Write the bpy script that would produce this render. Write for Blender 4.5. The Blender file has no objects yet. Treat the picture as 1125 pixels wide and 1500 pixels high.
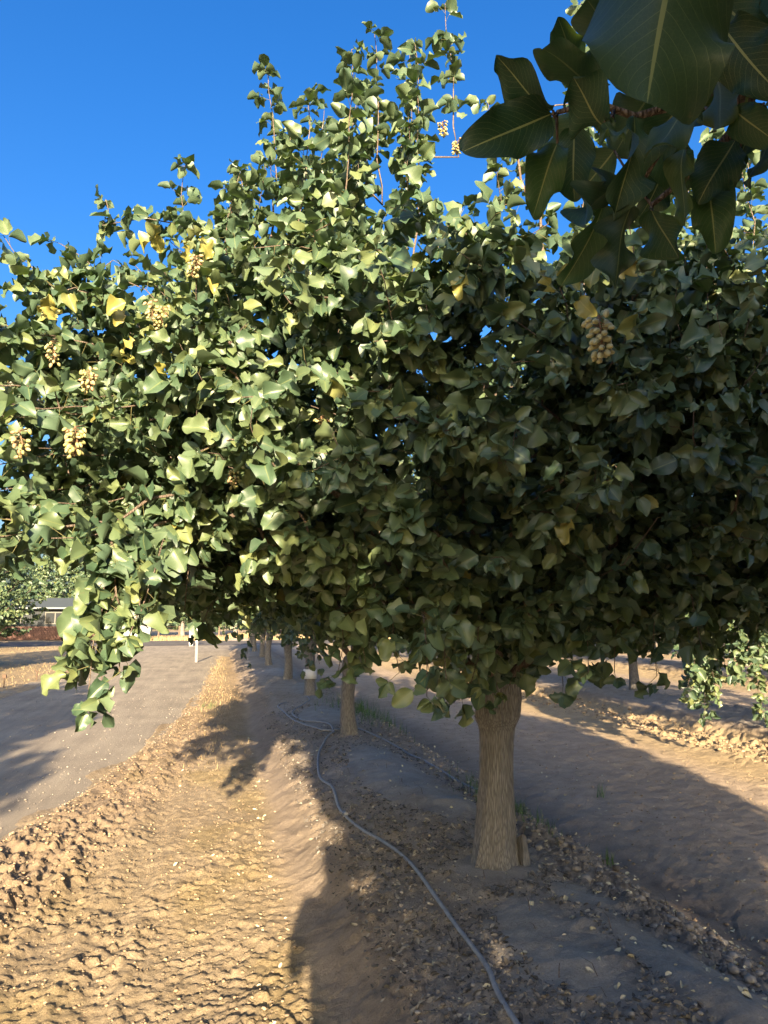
import bpy, math, random
import numpy as np
from mathutils import Matrix, Vector

# ------------------------------------------------------------------ camera, sky, sun, exposure
SC = bpy.context.scene
COL = SC.collection
cam_data = bpy.data.cameras.new("camera")
cam = bpy.data.objects.new("camera", cam_data)
COL.objects.link(cam)
cam_data.sensor_fit = 'VERTICAL'
cam_data.sensor_height = 24.0
cam_data.lens = 1084 / 1500 * 24.0
cam_data.clip_start = 0.05
cam_data.clip_end = 3000
CAM_H = 1.75
cam.location = (0, 0, CAM_H)
cam.rotation_euler = (math.radians(90 + 8.14), 0, math.radians(-12.4))
SC.camera = cam

SUN_EL = math.radians(15.5)
SUN_TRAVEL = math.radians(7.0)          # light travels along the row, drifting a little to the right
world = bpy.data.worlds.new("World")
SC.world = world
world.use_nodes = True
wn = world.node_tree.nodes
bg = wn["Background"]
sky = wn.new("ShaderNodeTexSky")
sky.sky_type = 'NISHITA'
sky.sun_disc = False
sky.sun_elevation = SUN_EL
sky.sun_rotation = math.pi + SUN_TRAVEL
sky.air_density = 1.0
sky.dust_density = 5.0
sky.ozone_density = 3.0
bg.inputs["Strength"].default_value = 0.15
hs = wn.new("ShaderNodeHueSaturation")
hs.inputs["Saturation"].default_value = 1.36
hs.inputs["Value"].default_value = 0.60
hs.inputs["Hue"].default_value = 0.511
world.node_tree.links.new(sky.outputs[0], hs.inputs["Color"])
world.node_tree.links.new(hs.outputs[0], bg.inputs[0])

sun_data = bpy.data.lights.new("sun", 'SUN')
sun_data.energy = 5.0
sun_data.angle = math.radians(0.55)
sun_data.color = (1.0, 0.80, 0.55)
sun = bpy.data.objects.new("sun", sun_data)
COL.objects.link(sun)
travel = Vector((math.sin(SUN_TRAVEL) * math.cos(SUN_EL), math.cos(SUN_TRAVEL) * math.cos(SUN_EL), -math.sin(SUN_EL)))
sun.rotation_euler = travel.to_track_quat('-Z', 'Y').to_euler()
sun.location = (-3, -20, 12)

SC.view_settings.view_transform = 'Standard'
SC.view_settings.look = 'None'
SC.view_settings.gamma = 1
SC.view_settings.use_curve_mapping = False
SC.view_settings.exposure = 2.02
SC.cycles.max_bounces = 8
SC.cycles.transparent_max_bounces = 4

# ------------------------------------------------------------------ noise and mesh helpers
rng = np.random.default_rng(11)

def hash2(ix, iy, seed):
    h = (ix.astype(np.int64) * 374761393 + iy.astype(np.int64) * 668265263 + seed * 974634777) & 0xffffffff
    h = ((h ^ (h >> 13)) * 1274126177) & 0xffffffff
    h = h ^ (h >> 16)
    return (h & 0xffffff) / float(0x1000000)

def vnoise(x, y, seed=0):
    ix = np.floor(x); iy = np.floor(y)
    fx = x - ix; fy = y - iy
    fx = fx * fx * (3 - 2 * fx); fy = fy * fy * (3 - 2 * fy)
    a = hash2(ix, iy, seed); b = hash2(ix + 1, iy, seed)
    c = hash2(ix, iy + 1, seed); d = hash2(ix + 1, iy + 1, seed)
    return (a * (1 - fx) + b * fx) * (1 - fy) + (c * (1 - fx) + d * fx) * fy - 0.5

def fbm(x, y, seed=0, octaves=4):
    s = 0; a = 1.0
    for o in range(octaves):
        s = s + a * vnoise(x * 2 ** o + 17.3 * o, y * 2 ** o - 9.1 * o, seed + o)
        a *= 0.5
    return s

def worley(x, y, seed=0):
    """returns nearest distance, second distance, random value of the nearest cell"""
    ix = np.floor(x); iy = np.floor(y)
    d1 = np.full(x.shape, 9.0); d2 = np.full(x.shape, 9.0); val = np.zeros(x.shape)
    for dx in (-1, 0, 1):
        for dy in (-1, 0, 1):
            cx = ix + dx; cy = iy + dy
            px = cx + hash2(cx, cy, seed); py = cy + hash2(cx, cy, seed + 5)
            d = np.hypot(px - x, py - y)
            nearer = d < d1
            d2 = np.where(nearer, d1, np.minimum(d2, d))
            val = np.where(nearer, hash2(cx, cy, seed + 9), val)
            d1 = np.where(nearer, d, d1)
    return d1, d2, val

def sstep(a, b, x):
    t = np.clip((x - a) / (b - a), 0, 1)
    return t * t * (3 - 2 * t)

def np_mesh(name, verts, quads, mats, uv=None, attrs=None, color=None, smooth=True, mat_idx=None):
    """verts (n,3); quads (m,k) of equal size k; uv per vertex (n,2); attrs {name: per-vertex float}"""
    verts = np.asarray(verts, dtype=np.float32); quads = np.asarray(quads, dtype=np.int32)
    me = bpy.data.meshes.new(name)
    n, (m, k) = len(verts), quads.shape
    me.vertices.add(n); me.vertices.foreach_set("co", verts.ravel())
    me.loops.add(m * k); me.loops.foreach_set("vertex_index", quads.ravel())
    me.polygons.add(m)
    me.polygons.foreach_set("loop_start", np.arange(0, m * k, k, dtype=np.int32))
    if smooth:
        me.polygons.foreach_set("use_smooth", np.ones(m, dtype=bool))
    if mat_idx is not None:
        me.polygons.foreach_set("material_index", np.asarray(mat_idx, dtype=np.int32))
    if uv is not None:
        layer = me.uv_layers.new(name="UVMap")
        layer.data.foreach_set("uv", np.asarray(uv, dtype=np.float32)[quads.ravel()].ravel())
    for an, av in (attrs or {}).items():
        at = me.attributes.new(an, 'FLOAT', 'POINT')
        at.data.foreach_set("value", np.asarray(av, dtype=np.float32))
    if color is not None:
        ca = me.attributes.new("soil", 'FLOAT_COLOR', 'POINT')
        c4 = np.ones((n, 4), dtype=np.float32); c4[:, :3] = color
        ca.data.foreach_set("color", c4.ravel())
    for mt in (mats if isinstance(mats, (list, tuple)) else [mats]):
        me.materials.append(mt)
    me.update(calc_edges=True)
    return me

def link(name, me, parent=None, loc=None):
    o = bpy.data.objects.new(name, me)
    COL.objects.link(o)
    if parent is not None:
        o.parent = parent
    if loc is not None:
        o.location = loc
    return o

def tag(o, label=None, cat=None, group=None, kind=None):
    for k, v in (("label", label), ("category", cat), ("group", group), ("kind", kind)):
        if v:
            o[k] = v
    return o

def thing(name, label, cat, loc=(0, 0, 0), rz=0.0, group=None):
    o = bpy.data.objects.new(name, None)
    COL.objects.link(o)
    o.empty_display_size = 0.2
    o.location = loc; o.rotation_euler = (0, 0, rz)
    return tag(o, label, cat, group)

class Poly:
    """collects boxes, tubes and lumps, then links them as one mesh object"""
    def __init__(self): self.v = []; self.f = []
    def add(self, vs, fs):
        b = len(self.v); self.v += [tuple(p) for p in vs]; self.f += [tuple(i + b for i in q) for q in fs]
    def box(self, x0, x1, y0, y1, z0, z1, taper=0.0):
        t = taper
        self.add([(x0, y0, z0), (x1, y0, z0), (x1, y1, z0), (x0, y1, z0), (x0 + t, y0 + t, z1), (x1 - t, y0 + t, z1), (x1 - t, y1 - t, z1), (x0 + t, y1 - t, z1)],
                 [(0, 3, 2, 1), (4, 5, 6, 7), (0, 1, 5, 4), (1, 2, 6, 5), (2, 3, 7, 6), (3, 0, 4, 7)])
    def prism(self, profile, y0, y1):
        """profile of (x, z) points, extruded along y"""
        n = len(profile)
        self.add([(x, y0, z) for x, z in profile] + [(x, y1, z) for x, z in profile],
                 [tuple(range(n)), tuple(range(2 * n - 1, n - 1, -1))] + [(i, i + n, (i + 1) % n + n, (i + 1) % n) for i in range(n)])
    def tube(self, pts, r, n=8, cap=True):
        pts = [Vector(p) for p in pts]; rs = r if isinstance(r, (list, tuple)) else [r] * len(pts)
        up = Vector((0.31, 0.17, 0.93)); vs = []; fs = []
        for i, p in enumerate(pts):
            d = (pts[min(i + 1, len(pts) - 1)] - pts[max(i - 1, 0)]).normalized()
            a = d.cross(up)
            if a.length < 0.1: a = d.cross(Vector((1, 0, 0)))
            a.normalize(); b = d.cross(a)
            for k in range(n):
                t = 2 * math.pi * k / n
                vs.append(p + a * math.cos(t) * rs[i] + b * math.sin(t) * rs[i])
        for i in range(len(pts) - 1):
            for k in range(n):
                fs.append((i * n + k, i * n + (k + 1) % n, (i + 1) * n + (k + 1) % n, (i + 1) * n + k))
        if cap:
            fs.append(tuple(range(n - 1, -1, -1))); fs.append(tuple(range((len(pts) - 1) * n, len(pts) * n)))
        self.add(vs, fs)
    def build(self, name, mat, parent=None, loc=None, bevel=0.0, smooth=False):
        me = bpy.data.meshes.new(name)
        me.from_pydata(self.v, [], self.f); me.materials.append(mat); me.update()
        if smooth:
            me.polygons.foreach_set("use_smooth", [True] * len(me.polygons))
        o = link(name, me, parent, loc)
        if bevel > 0:
            b = o.modifiers.new("bevel", 'BEVEL'); b.width = bevel; b.segments = 2; b.limit_method = 'ANGLE'
        return o

# ------------------------------------------------------------------ materials
def new_mat(name):
    m = bpy.data.materials.new(name); m.use_nodes = True
    nt = m.node_tree
    return m, nt, nt.nodes, nt.links, nt.nodes["Principled BSDF"]

def N(nt, typ, **kw):
    n = nt.nodes.new(typ)
    for k, v in kw.items():
        if k.startswith('_'): setattr(n, k[1:], v)
        else: n.inputs[k.replace('_', ' ')].default_value = v
    return n

def ramp(nt, fac, stops, interp='LINEAR'):
    r = nt.nodes.new("ShaderNodeValToRGB"); r.color_ramp.interpolation = interp
    e = r.color_ramp.elements
    while len(e) < len(stops): e.new(0.5)
    for el, (p, c) in zip(e, stops):
        el.position = p; el.color = (*c, 1)
    nt.links.new(fac, r.inputs[0])
    return r

def math_node(nt, op, a, b=None, c=None):
    n = nt.nodes.new("ShaderNodeMath"); n.operation = op
    for i, x in enumerate((a, b, c)):
        if x is None: continue
        if isinstance(x, (int, float)): n.inputs[i].default_value = x
        else: nt.links.new(x, n.inputs[i])
    return n.outputs[0]

def mix_col(nt, fac, a, b, mode='MIX'):
    n = nt.nodes.new("ShaderNodeMix"); n.data_type = 'RGBA'; n.blend_type = mode
    for i, x in ((0, fac), (6, a), (7, b)):
        if isinstance(x, (int, float)): n.inputs[i].default_value = x
        elif isinstance(x, tuple): n.inputs[i].default_value = (*x, 1)
        else: nt.links.new(x, n.inputs[i])
    return n.outputs[2]

def plain_mat(name, col, rough=0.7, scale=6.0, var=0.25, metal=0.0, bump=0.2, spec=0.3):
    m, nt, nd, lk, p = new_mat(name)
    tc = nt.nodes.new("ShaderNodeTexCoord")
    no = N(nt, "ShaderNodeTexNoise", Scale=scale, Detail=6.0, Roughness=0.65)
    lk.new(tc.outputs["Object"], no.inputs["Vector"])
    r = ramp(nt, no.outputs["Fac"], [(0.25, tuple(c * (1 - var) for c in col)), (0.75, tuple(min(1, c * (1 + var)) for c in col))])
    lk.new(r.outputs[0], p.inputs["Base Color"])
    p.inputs["Roughness"].default_value = rough; p.inputs["Metallic"].default_value = metal
    p.inputs["Specular IOR Level"].default_value = spec
    if bump:
        b = N(nt, "ShaderNodeBump", Strength=bump, Distance=0.01)
        lk.new(no.outputs["Fac"], b.inputs["Height"]); lk.new(b.outputs[0], p.inputs["Normal"])
    return m

def leaf_mat(name, per_object, veins, yellow=False, deep=1.0):
    m, nt, nd, lk, p = new_mat(name)
    if per_object:
        t = nt.nodes.new("ShaderNodeObjectInfo").outputs["Random"]
    else:
        t = N(nt, "ShaderNodeAttribute", _attribute_name="tint").outputs["Fac"]
    if yellow:
        r = ramp(nt, t, [(0, (0.21, 0.225, 0.06)), (0.5, (0.25, 0.23, 0.06)), (1, (0.15, 0.185, 0.06))])
        tr = ramp(nt, t, [(0, (0.40, 0.34, 0.04)), (1, (0.5, 0.36, 0.04))])
    else:
        r = ramp(nt, t, [(0, (0.034, 0.068, 0.040)), (0.3, (0.058, 0.102, 0.058)), (0.75, (0.108, 0.148, 0.068)), (0.965, (0.142, 0.172, 0.066)), (0.975, (0.17, 0.18, 0.06)), (0.985, (0.22, 0.22, 0.06)), (1, (0.24, 0.22, 0.06))])
        tr = ramp(nt, t, [(0, (0.08, 0.16, 0.02)), (0.9, (0.15, 0.24, 0.03)), (0.985, (0.40, 0.34, 0.04)), (1, (0.4, 0.3, 0.04))])
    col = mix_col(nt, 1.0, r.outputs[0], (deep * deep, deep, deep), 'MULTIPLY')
    uv = nt.nodes.new("ShaderNodeUVMap"); sep = nt.nodes.new("ShaderNodeSeparateXYZ"); lk.new(uv.outputs[0], sep.inputs[0])
    ax = math_node(nt, 'ABSOLUTE', math_node(nt, 'SUBTRACT', sep.outputs[0], 0.5))
    tcn = N(nt, "ShaderNodeTexNoise", Scale=2.2 if veins else 40.0, Detail=3.0)
    lk.new((uv if veins else nt.nodes.new("ShaderNodeTexCoord")).outputs["UV" if veins else "Object"], tcn.inputs["Vector"])
    col = mix_col(nt, math_node(nt, 'MULTIPLY', tcn.outputs["Fac"], 0.5), col, mix_col(nt, 1.0, col, (1.5, 1.4, 1.1), 'MULTIPLY'))
    mid = math_node(nt, 'LESS_THAN', ax, math_node(nt, 'MULTIPLY_ADD', sep.outputs[1], -0.013, 0.024 if veins else 0.03))
    vein_col = (0.17, 0.20, 0.075) if not yellow else (0.4, 0.34, 0.1)
    if veins:
        # side veins leave the midrib at an angle and curve forward
        ph = math_node(nt, 'MULTIPLY_ADD', math_node(nt, 'POWER', ax, 1.25), -0.85, sep.outputs[1])
        nz = N(nt, "ShaderNodeTexNoise", Scale=3.0, Detail=1.0); lk.new(uv.outputs[0], nz.inputs["Vector"])
        ph = math_node(nt, 'MULTIPLY_ADD', nz.outputs["Fac"], 0.05, ph)
        saw = math_node(nt, 'FRACT', math_node(nt, 'MULTIPLY', ph, 12.0))
        tri = math_node(nt, 'ABSOLUTE', math_node(nt, 'SUBTRACT', saw, 0.5))
        sv = math_node(nt, 'LESS_THAN', tri, 0.03)
        cells = N(nt, "ShaderNodeTexVoronoi", Scale=34.0); cells.feature = 'DISTANCE_TO_EDGE'
        lk.new(uv.outputs[0], cells.inputs["Vector"])
        fine = math_node(nt, 'LESS_THAN', cells.outputs["Distance"], 0.05)
        vfac = math_node(nt, 'MAXIMUM', mid, math_node(nt, 'MAXIMUM', math_node(nt, 'MULTIPLY', sv, 0.38), math_node(nt, 'MULTIPLY', fine, 0.10)))
        col = mix_col(nt, vfac, col, (0.24, 0.28, 0.12))
        bp = N(nt, "ShaderNodeBump", Strength=0.16, Distance=0.0012)
        lk.new(math_node(nt, 'MAXIMUM', mid, math_node(nt, 'MULTIPLY', math_node(nt, 'MINIMUM', math_node(nt, 'MULTIPLY', tri, 6.0), 1.0), 0.35)), bp.inputs["Height"])
        lk.new(bp.outputs[0], p.inputs["Normal"])
    else:
        col = mix_col(nt, math_node(nt, 'MULTIPLY', mid, 0.7), col, vein_col)
    sp = N(nt, "ShaderNodeTexNoise", Scale=(6.0 if veins else 75.0), Detail=3.0, Roughness=0.7)
    lk.new((uv if veins else nt.nodes.new("ShaderNodeTexCoord")).outputs["UV" if veins else "Object"], sp.inputs["Vector"])
    spot = math_node(nt, 'MULTIPLY', math_node(nt, 'MAXIMUM', math_node(nt, 'SUBTRACT', sp.outputs["Fac"], 0.655), 0.0), 9.0)
    spot = math_node(nt, 'MINIMUM', math_node(nt, 'MULTIPLY', spot, math_node(nt, 'ADD', math_node(nt, 'MULTIPLY', ax, 2.0), 0.25)), 0.8)
    col = mix_col(nt, spot, col, (0.17, 0.12, 0.06))
    geo = nt.nodes.new("ShaderNodeNewGeometry")
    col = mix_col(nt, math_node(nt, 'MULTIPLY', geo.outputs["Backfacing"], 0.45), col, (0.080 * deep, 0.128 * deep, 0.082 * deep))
    lk.new(col, p.inputs["Base Color"])
    p.inputs["Roughness"].default_value = 0.52 if veins else 0.47
    p.inputs["Specular IOR Level"].default_value = 0.4 if veins else 0.65
    tl = nt.nodes.new("ShaderNodeBsdfTranslucent"); lk.new(tr.outputs[0], tl.inputs[0])
    mx = nt.nodes.new("ShaderNodeMixShader"); mx.inputs[0].default_value = 0.13
    lk.new(p.outputs[0], mx.inputs[1]); lk.new(tl.outputs[0], mx.inputs[2])
    lk.new(mx.outputs[0], nd["Material Output"].inputs[0])
    return m

def bark_mat(name, base, light, scale=1.0):
    m, nt, nd, lk, p = new_mat(name)
    tc = nt.nodes.new("ShaderNodeTexCoord")
    mp = nt.nodes.new("ShaderNodeMapping"); mp.inputs["Scale"].default_value = (1, 1, 0.085)
    lk.new(tc.outputs["Object"], mp.inputs["Vector"])
    no = N(nt, "ShaderNodeTexNoise", Scale=150.0 * scale, Detail=5.0, Roughness=0.6, Distortion=0.6); lk.new(mp.outputs[0], no.inputs["Vector"])
    vo = N(nt, "ShaderNodeTexVoronoi", Scale=105.0 * scale); vo.feature = 'DISTANCE_TO_EDGE'; lk.new(mp.outputs[0], vo.inputs["Vector"])
    big = N(nt, "ShaderNodeTexNoise", Scale=9.0, Detail=4.0); lk.new(tc.outputs["Object"], big.inputs["Vector"])
    crack = math_node(nt, 'MULTIPLY', math_node(nt, 'MINIMUM', math_node(nt, 'MULTIPLY', vo.outputs["Distance"], 4.0), 1.0), math_node(nt, 'ADD', no.outputs["Fac"], 0.25))
    r = ramp(nt, crack, [(0.1, tuple(c * 0.5 for c in base)), (0.45, base), (0.9, light)])
    col = mix_col(nt, math_node(nt, 'MULTIPLY', big.outputs["Fac"], 0.5), r.outputs[0], light)
    lk.new(col, p.inputs["Base Color"])
    p.inputs["Roughness"].default_value = 0.9; p.inputs["Specular IOR Level"].default_value = 0.15
    b = N(nt, "ShaderNodeBump", Strength=0.7, Distance=0.008); lk.new(crack, b.inputs["Height"]); lk.new(b.outputs[0], p.inputs["Normal"])
    return m

def soil_mat(name, fine=1.0):
    m, nt, nd, lk, p = new_mat(name)
    at = N(nt, "ShaderNodeAttribute", _attribute_name="soil")
    tc = nt.nodes.new("ShaderNodeTexCoord")
    n1 = N(nt, "ShaderNodeTexNoise", Scale=5.0, Detail=8.0, Roughness=0.7); lk.new(tc.outputs["Object"], n1.inputs["Vector"])
    n2 = N(nt, "ShaderNodeTexNoise", Scale=70.0, Detail=5.0, Roughness=0.7); lk.new(tc.outputs["Object"], n2.inputs["Vector"])
    n3 = N(nt, "ShaderNodeTexNoise", Scale=420.0, Detail=2.0); lk.new(tc.outputs["Object"], n3.inputs["Vector"])
    s = math_node(nt, 'ADD', math_node(nt, 'MULTIPLY', n1.outputs["Fac"], 0.5), math_node(nt, 'ADD', math_node(nt, 'MULTIPLY', n2.outputs["Fac"], 0.35), math_node(nt, 'MULTIPLY', n3.outputs["Fac"], 0.25)))
    r = ramp(nt, s, [(0.34, (0.55, 0.53, 0.51)), (0.55, (1, 1, 1)), (0.76, (1.36, 1.36, 1.38))])
    lk.new(mix_col(nt, 1.0, at.outputs["Color"], r.outputs[0], 'MULTIPLY'), p.inputs["Base Color"])
    p.inputs["Roughness"].default_value = 0.95; p.inputs["Specular IOR Level"].default_value = 0.12
    h = math_node(nt, 'ADD', n2.outputs["Fac"], math_node(nt, 'MULTIPLY', n3.outputs["Fac"], 0.5))
    b = N(nt, "ShaderNodeBump", Strength=0.9 * fine, Distance=0.016); lk.new(h, b.inputs["Height"]); lk.new(b.outputs[0], p.inputs["Normal"])
    return m

def road_mat(name, base, dust):
    m, nt, nd, lk, p = new_mat(name)
    tc = nt.nodes.new("ShaderNodeTexCoord")
    mp = nt.nodes.new("ShaderNodeMapping"); mp.inputs["Scale"].default_value = (1, 0.09, 1)
    lk.new(tc.outputs["Object"], mp.inputs["Vector"])
    streak = N(nt, "ShaderNodeTexNoise", Scale=4.0, Detail=7.0, Roughness=0.7); lk.new(mp.outputs[0], streak.inputs["Vector"])
    patch = N(nt, "ShaderNodeTexNoise", Scale=0.9, Detail=5.0, Roughness=0.6); lk.new(tc.outputs["Object"], patch.inputs["Vector"])
    grit = N(nt, "ShaderNodeTexNoise", Scale=130.0, Detail=3.0, Roughness=0.8); lk.new(tc.outputs["Object"], grit.inputs["Vector"])
    f = math_node(nt, 'ADD', math_node(nt, 'MULTIPLY', streak.outputs["Fac"], 0.6), math_node(nt, 'MULTIPLY', patch.outputs["Fac"], 0.4))
    c = ramp(nt, f, [(0.36, base), (0.62, dust)]).outputs[0]
    g = ramp(nt, grit.outputs["Fac"], [(0.3, (0.7, 0.7, 0.7)), (0.7, (1.25, 1.25, 1.25))]).outputs[0]
    lk.new(mix_col(nt, 1.0, c, g, 'MULTIPLY'), p.inputs["Base Color"])
    p.inputs["Roughness"].default_value = 0.95; p.inputs["Specular IOR Level"].default_value = 0.0
    b = N(nt, "ShaderNodeBump", Strength=0.6, Distance=0.008); lk.new(grit.outputs["Fac"], b.inputs["Height"]); lk.new(b.outputs[0], p.inputs["Normal"])
    return m

def tint_mat(name, stops, rough=0.9, trans=None, spec=0.2):
    """colour by the per-vertex 'tint' of each small piece"""
    m, nt, nd, lk, p = new_mat(name)
    t = N(nt, "ShaderNodeAttribute", _attribute_name="tint").outputs["Fac"]
    lk.new(ramp(nt, t, stops).outputs[0], p.inputs["Base Color"])
    p.inputs["Roughness"].default_value = rough; p.inputs["Specular IOR Level"].default_value = spec
    return m

M_LEAF = leaf_mat("leaf_foliage", False, False)
M_LEAF_ONE = leaf_mat("leaf_single", True, False)
M_LEAF_NEAR_DARKENED = leaf_mat("leaf_near_darkened", True, True, deep=0.5)  # same leaf with its base colour darkened so the close leaves look shaded
M_LEAF_YELLOW = leaf_mat("leaf_yellow", True, False, True)
M_PETIOLE = plain_mat("petiole", (0.16, 0.15, 0.06), 0.6, 30, 0.2, bump=0)
M_BARK = bark_mat("bark", (0.215, 0.199, 0.180), (0.320, 0.300, 0.275))
M_TWIG = bark_mat("twig_bark", (0.16, 0.115, 0.085), (0.30, 0.24, 0.19), 2.0)
M_STALK = plain_mat("cluster_stalk", (0.22, 0.13, 0.07), 0.7, 30, 0.2, bump=0)
M_NUT = tint_mat("nut_hull", [(0, (0.25, 0.25, 0.09)), (0.5, (0.33, 0.30, 0.13)), (0.75, (0.38, 0.32, 0.17)), (1, (0.36, 0.21, 0.12))], 0.55, spec=0.4)
M_NUT_ONE = plain_mat("nut_hull_single", (0.42, 0.39, 0.19), 0.5, 60, 0.25, bump=0.1, spec=0.4)
M_SOIL = soil_mat("soil")
M_ROAD = road_mat("road_dusty_asphalt", (0.25, 0.215, 0.17), (0.39, 0.335, 0.255))
M_XROAD = road_mat("cross_road_asphalt", (0.13, 0.12, 0.11), (0.18, 0.165, 0.15))
M_CLOD = tint_mat("soil_clods", [(0, (0.19, 0.145, 0.10)), (0.5, (0.30, 0.215, 0.135)), (1, (0.38, 0.28, 0.18))], 0.95, spec=0.1)
M_STONE = tint_mat("berm_stones", [(0, (0.15, 0.13, 0.11)), (0.5, (0.26, 0.225, 0.185)), (1, (0.38, 0.34, 0.29))], 0.95, spec=0.1)
M_LITTER = tint_mat("leaf_litter", [(0, (0.075, 0.068, 0.06)), (0.5, (0.15, 0.136, 0.12)), (0.85, (0.25, 0.23, 0.20)), (1, (0.34, 0.30, 0.23))], 0.85)
M_HULL = tint_mat("fallen_hulls", [(0, (0.42, 0.36, 0.22)), (0.6, (0.58, 0.53, 0.38)), (1, (0.66, 0.60, 0.40))], 0.6)
M_STRAW = tint_mat("dry_straw", [(0, (0.34, 0.25, 0.12)), (1, (0.52, 0.40, 0.20))], 0.8)
M_GRASS = tint_mat("green_grass", [(0, (0.05, 0.10, 0.03)), (1, (0.10, 0.18, 0.05))], 0.6)
M_HOSE = plain_mat("drip_hose", (0.26, 0.265, 0.275), 0.5, 20, 0.3, bump=0.05, spec=0.4)
M_TAPE = plain_mat("white_wrap", (0.74, 0.74, 0.74), 0.6, 15, 0.08, bump=0.05)

# ------------------------------------------------------------------ the ground: orchard lanes, soil berms, the bed of the roads
ROW1 = 1.67; PITCH = 6.65; STEP = 5.1          # tree rows run along +Y
_rv = np.array([-60, -10, 0, 2, 4, 6.5, 8.5, 10.6, 14.5, 19.2, 30, 36, 44, 50, 60.])
_rr = np.array([-3.6, -3.4, -3.0, -2.55, -2.1, -1.62, -1.27, -.95, -.62, -.36, .0, .3, 1.4, 4.0, 6.0])
_lv = np.array([-60, 0, 18, 25, 30, 36, 44, 50, 60.])
_ll = np.array([-5.0, -4.8, -4.62, -4.5, -4.5, -4.9, -6.5, -10, -12.])
def road_r(v): return np.interp(v, _rv, _rr)
def road_l(v): return np.interp(v, _lv, _ll)
X0, X1 = 50.0, 59.0                             # the cross road

_ku = np.arange(-1.5, 40, 0.02)
def _berm(u, c):
    k = np.array([-1.40, -1.22, -1.10, -.92, -.68, -.3, 0, .3, .6, .92, 1.12, 1.3, 1.6]) + c
    z = np.array([0, -.02, .0, .13, .19, .235, .255, .235, .165, .07, -.045, -.03, 0])
    return np.interp(u, k, z, left=0, right=0)
_kz = sum(_berm(_ku, ROW1 + PITCH * i) for i in range(5))
_kz = np.convolve(np.pad(_kz, 6, mode='edge'), np.ones(13) / 13, mode='valid')
def lane_profile(u): return np.interp(u, _ku, _kz, left=0, right=0)

SMOOTH_HUMPS = [(1.62, 7.2, .42, 1.9, .085), (1.78, 5.9, .34, .7, .06), (1.55, 3.35, .30, .75, .07), (1.98, 3.0, .26, .9, .09), (1.95, 3.9, .22, .3, .02), (1.6, 11.5, .5, 1.4, .05), (1.75, 16, .5, 2, .05), (1.67, 21, .5, 2, .05), (1.67, 4.45, .34, .34, .03)]

def bermness(u):
    """0 in a lane .. 1 on top of a berm, for every row; also the signed offset from the row line"""
    d = (u - ROW1 + PITCH / 2) % PITCH - PITCH / 2
    d = np.where(u < ROW1 - PITCH / 2, -9.0, d)
    return d

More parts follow.
